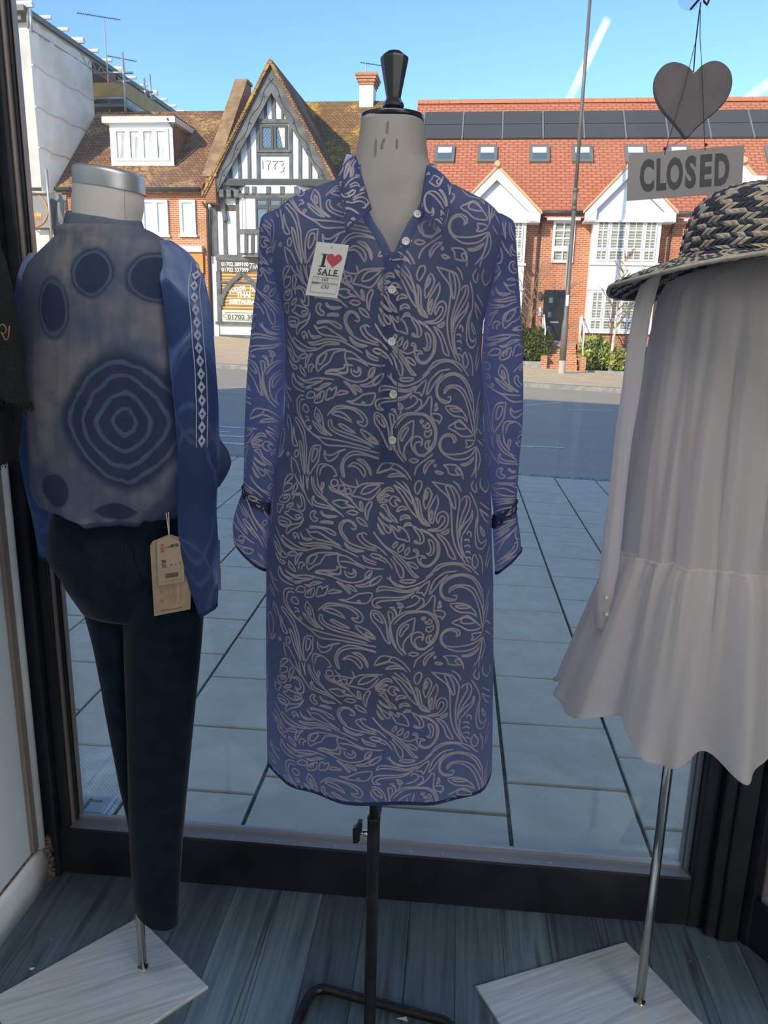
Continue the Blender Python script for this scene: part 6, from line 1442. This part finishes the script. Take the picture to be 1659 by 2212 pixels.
# lace insert down the right sleeve
b = MB(); zz = np.array([p[2] for p in pth])[::-1]; xx = np.array([p[0] for p in pth])[::-1]; rr = np.array(rad)[::-1]; yy = np.array([p[1] for p in pth])[::-1]
Lp = [(400,560),(407,580),(413,605),(417,630),(421,656),(425,683),(428,710),(430,737),(433,765),(436,793),(438,820),(440,848),(443,876),(444,904),(445,932),(446,960)]
def lpt(px_, py_, up=.004):
    P = atY(px_, py_, YL-.09); c_, r_, y_ = np.interp(P[2], zz, xx), np.interp(P[2], zz, rr), np.interp(P[2], zz, yy); q = max(-.96, min(.96, (P[0]-c_)/r_)); th = math.asin(q)
    return np.array([c_+(r_*1.05+up)*math.sin(th), y_-(.9*r_+up)*math.cos(th), P[2]]), nz3((math.sin(th), -math.cos(th), 0))
for i in range(len(Lp)-1):
    (xa, ya), (xb, yb) = Lp[i], Lp[i+1]; w_ = 6.2 if i > 0 else 4
    if i % 1 == 0:
        cx_, cy_ = (xa+xb)/2, (ya+yb)/2; D = [lpt(xa, ya), lpt(cx_+w_, cy_), lpt(xb, yb), lpt(cx_-w_, cy_)]; I = [lpt(cx_, cy_-(cy_-ya)*.32, .0045), lpt(cx_+w_*.35, cy_, .0045), lpt(cx_, cy_+(yb-cy_)*.32, .0045), lpt(cx_-w_*.35, cy_, .0045)]
        b.rings([[p for p, n_ in D], [p for p, n_ in I]], True)
for off in (-9, 9): S_ = [lpt(x_+off, y_, .002) for x_, y_ in Lp]; b.ribbon([p for p, n_ in S_], .0016, [n_ for p, n_ in S_])
b.build('lace_trim', 'lace_white', t, solid=.001)
b = MB(); P = [atY(472-3*(i % 2)+ (i > 6)*2, 1165+i*9, YL-.05) for i in range(13)]; b.rings([[p+np.array([-.008,0,0]), p+np.array([.004+.003*(i % 2),-.004,0])] for i, p in enumerate(P)], False); b.build('lace_edge', 'lace_white', t, solid=.001)
# hang tag
Yh = 1.327; t = thing('hang_tag', 'brown card hang tag with a price label hanging at the hip of the navy trousers', 'tag', atY(370, 1330, Yh))
def ph(px_, py_, Y_=Yh): return atY(px_, py_, Y_)
big = [(333,1331),(411,1316),(414,1240),(402,1175),(396,1164),(366,1154),(330,1169),(324,1178)]
b = MB(); b.prism([ph(*q) for q in big], (0, .0008, 0)); b.build('card', 'card_brown', t)
sm = [(342,1262),(345,1265),(398,1256),(397,1192),(391,1172),(366,1158),(342,1167),(338,1172)]
b = MB(); b.prism([ph(*q, Yh-.004) for q in sm], (0, .0006, 0)); st = b.build('price_label', 'card_sticker', t)
b = MB(); b.tube([ph(366,1167,Yh-.005), ph(363,1140,Yh+.01), ph(359,1108,Yh+.02)], .0009, 6); b.tube([ph(366,1167,Yh+.001), ph(365,1135,Yh+.012), ph(364,1106,Yh+.02)], .0009, 6); b.build('cord', 'string', t, smooth=True)
ux = nz3(ph(398,1256)-ph(345,1265)); uy = nz3(np.cross(np.cross(ux, ph(342,1170)-ph(345,1265)), ux)); k_ = np.linalg.norm(ph(398,1200)-ph(348,1200))/50.
b = MB(); Yq = Yh-.0047
def tx(s, px_, py_, h, sx=1., al='CENTER', off=0., Y_=Yq): text_mb(b, s, h*k_*1.38, ph(px_, py_, Y_), ux, uy, sx, off, align=al)
tx('EUR', 363, 1184, 4.5); tx('89.95', 378, 1181, 6, 1., 'CENTER', .0003); tx('28', 354, 1216, 7, 1.05, 'CENTER', .0002); tx('32', 355, 1225.5, 7, 1.05, 'CENTER', .0002); tx('36', 370.5, 1222, 4.5); tx('8', 379.5, 1220.5, 4.5); tx('28', 389, 1218, 4.5); tx('WWW.SALSAJEANS.COM', 371, 1255, 2.6, 1.1); tx('WWW.SALSAJEANS.COM', 371, 1317, 2.8, 1.12, Y_=Yh-.0006)
for y_ in (1227, 1233, 1240): b.ribbon([ph(342.5, y_+2.5, Yq), ph(395, y_-6, Yq)], .0003, [(0,-1,0)]*2)
rs_ = random.Random(4); x_ = 357.5
while x_ < 384: w_ = rs_.choice((.5, .9, 1.4)); b.add([ph(x_, 1249-(x_-357)*.14, Yq), ph(x_+w_, 1249-(x_-357)*.14, Yq), ph(x_+w_, 1239.5-(x_-357)*.14, Yq), ph(x_, 1239.5-(x_-357)*.14, Yq)], [(0,1,2,3)]); x_ += w_+rs_.choice((.5, .8))
b.build('lettering', 'print_black', t, stuff=True)
b = MB()
for cy in (1278, 1298):
    O_ = ph(349, cy, Yh-.0007); b.ribbon([O_+ux*(2.9*k_*math.cos(a))+uy*(2.9*k_*math.sin(a)) for a in np.linspace(0, 2*math.pi, 25)[:-1]], .0008, [(0,-1,0)]*24, closed=True); b.ribbon([O_+ux*2*k_+uy*1.*k_, O_+ux*4*k_-uy*1.5*k_], .0007, [(0,-1,0)]*2); b.ribbon([O_-uy*5.2*k_-ux*3.*k_, O_-uy*5.2*k_+ux*3.2*k_], .0009, [(0,-1,0)]*2)
b.add([ph(346,1176,Yq), ph(353.5,1175,Yq), ph(354,1178.5,Yq), ph(346,1179.5,Yq)], [(0,1,2,3)]); b.add([ph(346.5,1183,Yq), ph(354,1182,Yq), ph(354,1186,Yq), ph(347,1187,Yq)], [(0,1,2,3)]); b.add([ph(347,1189,Yq), ph(354.5,1188,Yq), ph(355,1192,Yq), ph(347.5,1193.5,Yq)], [(0,1,2,3)]); b.build('logo_print', 'print_red', t, stuff=True)
b = MB()
for L_ in ([(362,1264),(366,1280),(372,1304)], [(371,1262),(374,1280),(378,1302)], [(378,1261),(381,1280),(379,1302)], [(390,1260),(391,1280),(388,1301)], [(372,1304),(379,1304)], [(379,1303),(388,1301)]): b.tube([ph(*q, Yh-.0007) for q in L_], .0002, 4)
b.build('jeans_drawing', 'print_grey', t, stuff=True)
# ================================================================ right mannequin, white dress, hat
YR = 1.486; Br = atz(1381, 2163, .008)
t = thing('mannequin', 'mannequin on a tall steel pole and brushed base, covered by the white dress', 'mannequin', Br)
c0, c1, c2 = atz(1353, 2033, .008), atz(1027, 2129, .008), atz(1520, 2212, .008); plate(t, c0, nz3(c1-c0), nz3(c2-c0), np.linalg.norm(c1-c0), .385)
b = MB(); b.tube([(Br[0], Br[1], .008), (Br[0]-.002, Br[1], 1.0)], .0105, 24); b.lathe([(.013, .0075), (.013, .0100)], (Br[0], Br[1], 0), 20); b.build('pole', 'chrome', t, smooth=True)
RX = .525
def rpt(a, w_, d_, z): return (RX+w_*math.sin(a), YR-d_*math.cos(a), z)
b = MB(); b.rings([[rpt(2*math.pi*k/36, w_, d_, z) for k in range(36)] for w_, d_, z in ((.09,.07,.86),(.125,.095,.94),(.115,.09,1.1),(.10,.08,1.2),(.125,.10,1.4),(.13,.085,1.52),(.11,.07,1.56),(.06,.055,1.595),(.055,.052,1.66))], True, True, True); b.build('torso', 'mannequin_white', t, smooth=True)
t = thing('white_dress', 'white cotton shirt dress with a gathered ruffle hem under the straw hat', 'dress', (RX, YR, .75))
def wf(a, z): return (.0095*(abs(math.sin(6.5*a+.6+z))**.7*2-1)+.0065*math.sin(22*a-z*5)+.0035*math.sin(41*a+z*3))*max(.25, min(1, (1.62-z)/.35))
Wz = [1.06, 1.2, 1.35, 1.48, 1.55, 1.575, 1.59, 1.602, 1.612]; Ww = [.174, .172, .170, .166, .160, .148, .118, .080, .062]; Wd = [.135, .128, .122, .112, .098, .088, .075, .064, .058]
def wseam(a): return 1.068+.006*math.cos(a)+.008*math.sin(a*1.0)*0
NA = 220; rows = []
for f in np.concatenate([np.linspace(0, .86, 46), np.linspace(.87, 1, 18)]):
    r_ = []
    for k in range(NA):
        a = 2*math.pi*k/NA; z = wseam(a)+(1.612-wseam(a))*f; w_, d_ = np.interp(z, Wz, Ww), np.interp(z, Wz, Wd); q = wf(a, z); r_.append(rpt(a, w_+q, d_+q, z))
    rows.append(r_)
b = MB(); b.rings(rows, True); b.build('body', 'cotton_white', t, smooth=True)
def ruf(a, f):
    z0_ = wseam(a)+.002; w0_ = np.interp(z0_, Wz, Ww)+.004+wf(a, z0_)*(1-f); d0_ = np.interp(z0_, Wz, Wd)+.004+wf(a, z0_)*(1-f)
    fold = (.010*math.sin(9*a+.5+.6*math.sin(2*a))+.006*math.sin(17*a+1.1)+.0025*math.sin(29*a))*f**.7*2.1+(.0042*math.sin(58*a)+.0025*math.sin(37*a+1))*(1-f)**1.6*min(1, f*14)
    left = .055*f*max(0, -math.sin(a))**2
    z1_ = .742-.016*math.sin(9*a+.5+.6*math.sin(2*a))+.008*math.sin(4*a)+.020*max(0, -math.sin(a))**2-.010*math.cos(a)
    e = .052*f**.7
    return rpt(a, w0_+e+fold+left, d0_+e*1.2+fold, z0_+(z1_-z0_)*f)
b = MB(); rows = [[ruf(2*math.pi*k/300, f) for k in range(300)] for f in np.linspace(0, 1, 34)]; b.rings(rows, True); rf = b.build('ruffle', 'cotton_white', t, smooth=True)
b = MB(); b.rings([[np.array(p)+np.array([math.sin(2*math.pi*k/300), -math.cos(2*math.pi*k/300), 0])*.0009+np.array([0,0,dz]) for k, p in enumerate(rows[-1])] for dz in (.010, 0)], True); b.build('hem', 'cotton_white', rf, smooth=True)
b = MB(); b.rings([[np.array(ruf(2*math.pi*k/300, 0))+np.array([math.sin(2*math.pi*k/300), -math.cos(2*math.pi*k/300), 0])*(.0022 if abs(dz) < .003 else .0)+np.array([0,0,dz]) for k in range(300)] for dz in (.004, .001, -.002)], True); b.build('waist_seam', 'cotton_white', t, smooth=True)
rows_ = [(590,1396,1432),(620,1378,1420),(680,1366,1404),(760,1354,1394),(850,1344,1382),(950,1330,1366),(1050,1318,1354),(1150,1305,1342),(1220,1297,1334),(1262,1291,1328)]
YS = YR-.055
def wsl(rows_, fold, name, par, dep=.8):
    P = [atY((l+r)/2, y, YS) for y, l, r in rows_]; R_ = [abs(atY(r, y, YS)[0]-atY(l, y, YS)[0])/2 for y, l, r in rows_]; D_ = densify([(*p, r_) for p, r_ in zip(P, R_)], 6)
    b = MB(); R2 = wrap_tube([d[:3] for d in D_], [d[3] for d in D_], dep, 32, .02, 0, fold, 9); b.rings(R2, True); return b.build(name, 'cotton_white', par, smooth=True), D_
sl_, D_ = wsl(rows_, .10, 'sleeve', t); cf, D2 = wsl([(1258,1289,1327),(1264,1288,1328),(1300,1286,1325),(1340,1284,1322),(1354,1285,1321)], .02, 'cuff', t, .75)
for by in (1290, 1326):
    P = atY(1311, by, YS-.018); b = MB(); b.lathe([(.0048,0),(.005,.001),(.0042,.0018),(.0034,.0012),(0.0,.0012)], P+np.array([0,.001,0]), 16, ax=(0.15,-1,0)); b.build('button', 'pearl', t, smooth=True)
P = [atY(x_, y_, YR+.0) for x_, y_ in ((1690,600),)]
b = MB(); pr = [(RX+.135-.0*i+.012*i/9.*1.0, YR-.04, 1.56-.055*i) for i in range(10)]; b.rings(wrap_tube(pr, [.026]*10, .8, 28, -.02, 0, .10, 12), True); b.build('sleeve', 'cotton_white', t, smooth=True)
# straw hat
HX, HY = .545, 1.478; t = thing('straw_hat', 'woven navy and natural straw sun hat on top of the white dress', 'hat', (HX, HY, 1.615))
HP = [(.0,.124),(.045,.123),(.085,.117),(.115,.104),(.132,.085),(.142,.060),(.147,.030),(.149,.010),(.154,.0),(.175,-.006),(.205,-.014),(.235,-.024),(.262,-.034),(.272,-.038)]
HL = np.concatenate([[0], np.cumsum([math.hypot(HP[i+1][0]-HP[i][0], HP[i+1][1]-HP[i][1]) for i in range(len(HP)-1)])])
def hat(s, a, up=0.):
    r_, z = np.interp(s, HL, [p[0] for p in HP]), np.interp(s, HL, [p[1] for p in HP])
    br = max(0., (r_-.150)/.12); z2 = (z if z > 0 else z*.6)+br*(.022*math.cos(2*a)-.002)-br*.055*max(0, -math.cos(a))
    n_ = np.array([math.sin(a), -math.cos(a), 0])*(1 if r_ < .15 else .1)+np.array([0, 0, .15+.85*(1 if r_ > .15 else max(0, z/.135))]); n_ = nz3(n_)
    return np.array([HX+r_*1.0*math.sin(a), HY-r_*math.cos(a), 1.615+z2])+n_*up
b = MB(); b.rings([[hat(s, 2*math.pi*k/72) for k in range(72)] for s in np.linspace(.002, HL[-1], 46)], True, True); b.build('crown_and_brim', 'straw_base', t, smooth=True, solid=.003)
for side, nm in ((1, 'straw_braid'), (-1, 'straw_braid')):
    b = MB(); srow = .0096; nr = int(HL[-1]/srow); rs_ = random.Random(2)
    for j in range(1 if side > 0 else 16, nr):
        s0_ = j*srow; r_ = np.interp(s0_, HL, [p[0] for p in HP]); N_ = max(10, int(2*math.pi*r_/.0118))
        for i in range(N_):
            a0 = 2*math.pi*(i+.5*(j % 2))/N_; da = 2*math.pi/N_*(.95); sl = .5*srow*(1 if j % 2 else -1)
            m_ = 0 if ((i+(j//1)*2) % 5 < 3 and rs_.random() < .9) else 1
            w_ = srow*.50; A = hat(s0_-sl, a0-da, .003*side); B_ = hat(s0_+sl, a0+da, .003*side); U_ = hat(s0_-w_+sl*.2, a0+da*.25, .0040*side); D2_ = hat(s0_+w_-sl*.2, a0-da*.25, .0040*side); C_ = hat(s0_, a0, .0062*side)
            b.add([A, U_, B_, D2_, C_], [(0,1,4),(1,2,4),(2,3,4),(3,0,4)] if side < 0 else [(1,0,4),(2,1,4),(3,2,4),(0,3,4)], m_)
    b.build(nm, ['straw_navy', 'straw_natural'], t, stuff=True)
b = MB(); b.tube([hat(HL[-1], 2*math.pi*k/90) for k in range(91)], .0038, 8, cap=False); b.build('brim_edge', 'straw_natural', t, smooth=True)
# ================================================================ hanging signs on the window
YS = 1.700; hk = atY(1514, 8, YS)
t = thing('suction_hook', 'clear suction hook on the glass holding the hanging signs', 'hook', (hk[0], 1.788, hk[2]))
b = MB(); b.lathe([(.024,0),(.020,.006),(.008,.012),(.008,.018)], (hk[0], 1.7875, hk[2]+.042), 24, ax=(0,-1,0)); b.build('sucker', 'clear_sucker', t, smooth=True)
b = MB(); b.tube([(hk[0], 1.772, hk[2]+.016), (hk[0], YS-.004, hk[2]+.012), (hk[0]+.004, YS-.008, hk[2]), (hk[0]+.010, YS-.006, hk[2]-.004), (hk[0]+.013, YS-.004, hk[2]+.004)], .0022, 8); b.build('hook', 'cord', t, smooth=True)
# heart
t = thing('hanging_heart', 'dark grey wooden heart hanging on a purple cord above the closed sign', 'heart sign', atY(1480, 298, YS))
out = [(1499,157),(1488,147),(1478,141),(1464,136),(1450,135),(1436,140),(1424,151),(1414,169),(1411,188),(1413,206),(1420,225),(1432,244),(1448,262),(1464,281),(1481,301),(1500,282),(1521,263),(1542,246),(1560,228),(1572,211),(1579,193),(1581,174),(1577,155),(1567,142),(1554,134),(1540,132),(1526,136),(1512,145)]
Po = [atY(x_, y_, YS) for x_, y_ in spline(out, True, 6)]; Po = [np.array(p) for p in Po]; cc = sum(Po)/len(Po)
b = MB(); b.rings([[cc+(p-cc)*k+np.array([0, dy_, 0]) for p in Po] for k, dy_ in ((.955, -.0065), (.99, -.0045), (1., -.001), (1., .004), (.98, .006))], True, True, True); b.build('board', 'heart_grey', t, smooth=False)
P = atY(1498, 157.5, YS-.0068); b = MB(); b.lathe([(.0016,0),(.0016,.0004)], P, 10, ax=(0,-1,0)); b.build('hole', 'paper_white', t)
b = MB(); b.tube([atY(1498, 157, YS-.006), atY(1503, 90, YS-.003), atY(1510, 30, YS-.002), atY(1514, 4, YS-.004)], .0012, 6); b.build('cord', 'cord', t, smooth=True)
t = thing('closed_sign', 'grey oblong sign reading CLOSED hanging askew by two strings in the window', 'sign', atY(1480, 430, YS))
Q = [(1364,333),(1606.5,314),(1601,415),(1353.5,434.5),(1357.5,339)]; b = MB(); b.prism([atY(x_, y_, YS-.012) for x_, y_ in Q][::-1], (0, -.003, 0)); b.build('board', 'sign_grey', t)
ux = nz3(atY(1603,364,YS)-atY(1356,385,YS)); uy = nz3(np.cross(np.cross(ux, np.array([0,0,1.])), ux)); kk = np.linalg.norm(atY(1600,364,YS)-atY(1356,384,YS))/244.7
b = MB()
for s_, px_, py_ in (('C',1397,410),('L',1427,407.5),('O',1457,406),('S',1491,402.5),('E',1523,399.5),('D',1558,397)):
    text_mb(b, s_, 87*kk, atY(px_, py_, YS-.0156), ux, uy, {'S': .58, 'E': .60}.get(s_, .50), .0034)
b.build('lettering', 'sign_navy', t)
for (hx, hy, P1) in ((1435,336,[(1440,318),(1478,190),(1505,80),(1512,20)]), (1524,327.5,[(1522,312),(1516,140),(1512,80),(1513,20)])):
    b = MB(); b.tube([atY(hx, hy, YS-.0155)]+[atY(x_, y_, YS-.0155+i*.0035) for i, (x_, y_) in enumerate(P1)], .0007, 6); b.build('string', 'cord', t, smooth=True)
    b = MB(); b.lathe([(.0022,0),(.0022,.0003)], atY(hx, hy, YS-.0152), 12, ax=(0,-1,0)); b.build('eyelet', 'paper_white', t); b = MB(); b.lathe([(.0,-.004),(.0035,0),(.0,.004)], atY(hx+1, hy-15, YS-.014), 8); b.build('knot', 'cord', t)
# ================================================================ dark garment at the left edge
t = thing('dark_jacket', 'black fringed knit jacket hanging against the left wall, partly out of the picture', 'jacket', (-.93, 1.30, 1.23))
YJ = 1.30
JP = Prof([(995,-190,18),(985,-200,20),(940,-205,24),(900,-205,26),(840,-205,24),(760,-200,22),(690,-190,18),(620,-180,8),(560,-170,-6),(500,-150,-30),(470,-120,-50)], YJ, [(1.2,.08),(1.4,.09),(1.6,.07),(1.75,.05)], 2.2, lambda th, x, z: .005*math.sin(7*th+z*9))
rws = [[JP.pt(2*math.pi*k/60, z) for k in range(60)] for z in np.linspace(JP.z[0], JP.z[-1], 40)]
b = MB(); b.rings(rws, True, False, True); b.build('body', 'dark_knit', t, smooth=True)
P = [atY(x_, y_, YJ-.03) for x_, y_ in ((-55,520),(-20,600),(2,700),(14,780),(22,838),(27,862))]; b = MB(); R2 = wrap_tube(densify([tuple(p) for p in P], 5), list(np.interp(np.linspace(0,1,26), [0,.5,1], [.030,.026,.030])), .9, 24, 0, -.012, .05, 2); b.rings(R2, True); slv = b.build('sleeve', 'dark_knit', t, smooth=True)
b = MB(); rs_ = random.Random(9)
for row, n_ in ((rws[0], 260), (R2[-1], 130)):
    for i in range(n_): p = np.array(row[rs_.randrange(len(row))])+np.array([rs_.gauss(0,.002), rs_.gauss(0,.002), .004]); L_ = rs_.uniform(.006, .014); b.tube([p, p+np.array([rs_.gauss(0,.003), rs_.gauss(0,.003), -L_])], .0007, 3)
b.build('fringe', 'dark_knit', t, stuff=True)
b = MB(); P = [atY(x_, y_, YJ-.09) for x_, y_ in ((-2,708),(6,700),(14,712),(8,722),(2,716),(12,734),(18,728),(20,704))]; b.tube(spline([tuple(p) for p in P], False, .004), .0011, 5); b.build('embroidery', 'embroidery', t, smooth=True)
b = MB(); P = JP.pt(0, JP.z[-1]); b.tube([(-.93, 1.30, JP.z[-1]-.01), (-.93, 1.30, 1.86), (-1.0, 1.30, 1.90), (-1.06, 1.30, 1.90)], .004, 8); b.build('wall_hook', 'stand_dark', t, smooth=True)
# ================================================================ scraps on the floor
P = atz(69, 2093, 0); t = thing('paper_heart', 'tiny white paper heart lying on the floor by the left wall', 'paper scrap', P)
b = MB(); b.prism([(P[0]+x_*.0065, P[1]+y_*.0055, .0003) for x_, y_ in [(math.cos(.4)*a-math.sin(.4)*c_, math.sin(.4)*a+math.cos(.4)*c_) for a, c_ in heart_pts(24)]][::-1], (0,0,.0006)); b.build('paper', 'paper_white', t)
for i, (x_, y_) in enumerate(((111, 2030), (1490, 2076), (1531, 2067))):
    P = atz(x_, y_, 0); tt = thing('paper_speck', ['minute white speck on the dark floor left of the base plate', 'minute white speck on the floor right of the tall pole, nearer', 'minute white speck on the floor close to the right window frame'][i], 'speck', P); b = MB(); b.hexa([(P[0]+dx_, P[1]+dy_, z_) for z_ in (.0002, .0008) for dx_, dy_ in ((-.0012,-.001),(.0012,-.0012),(.001,.0012),(-.001,.001))]); b.build('fleck', 'paper_white', tt)
for o in list(COL.objects):
    if '_inv' in o.keys(): del o['_inv']
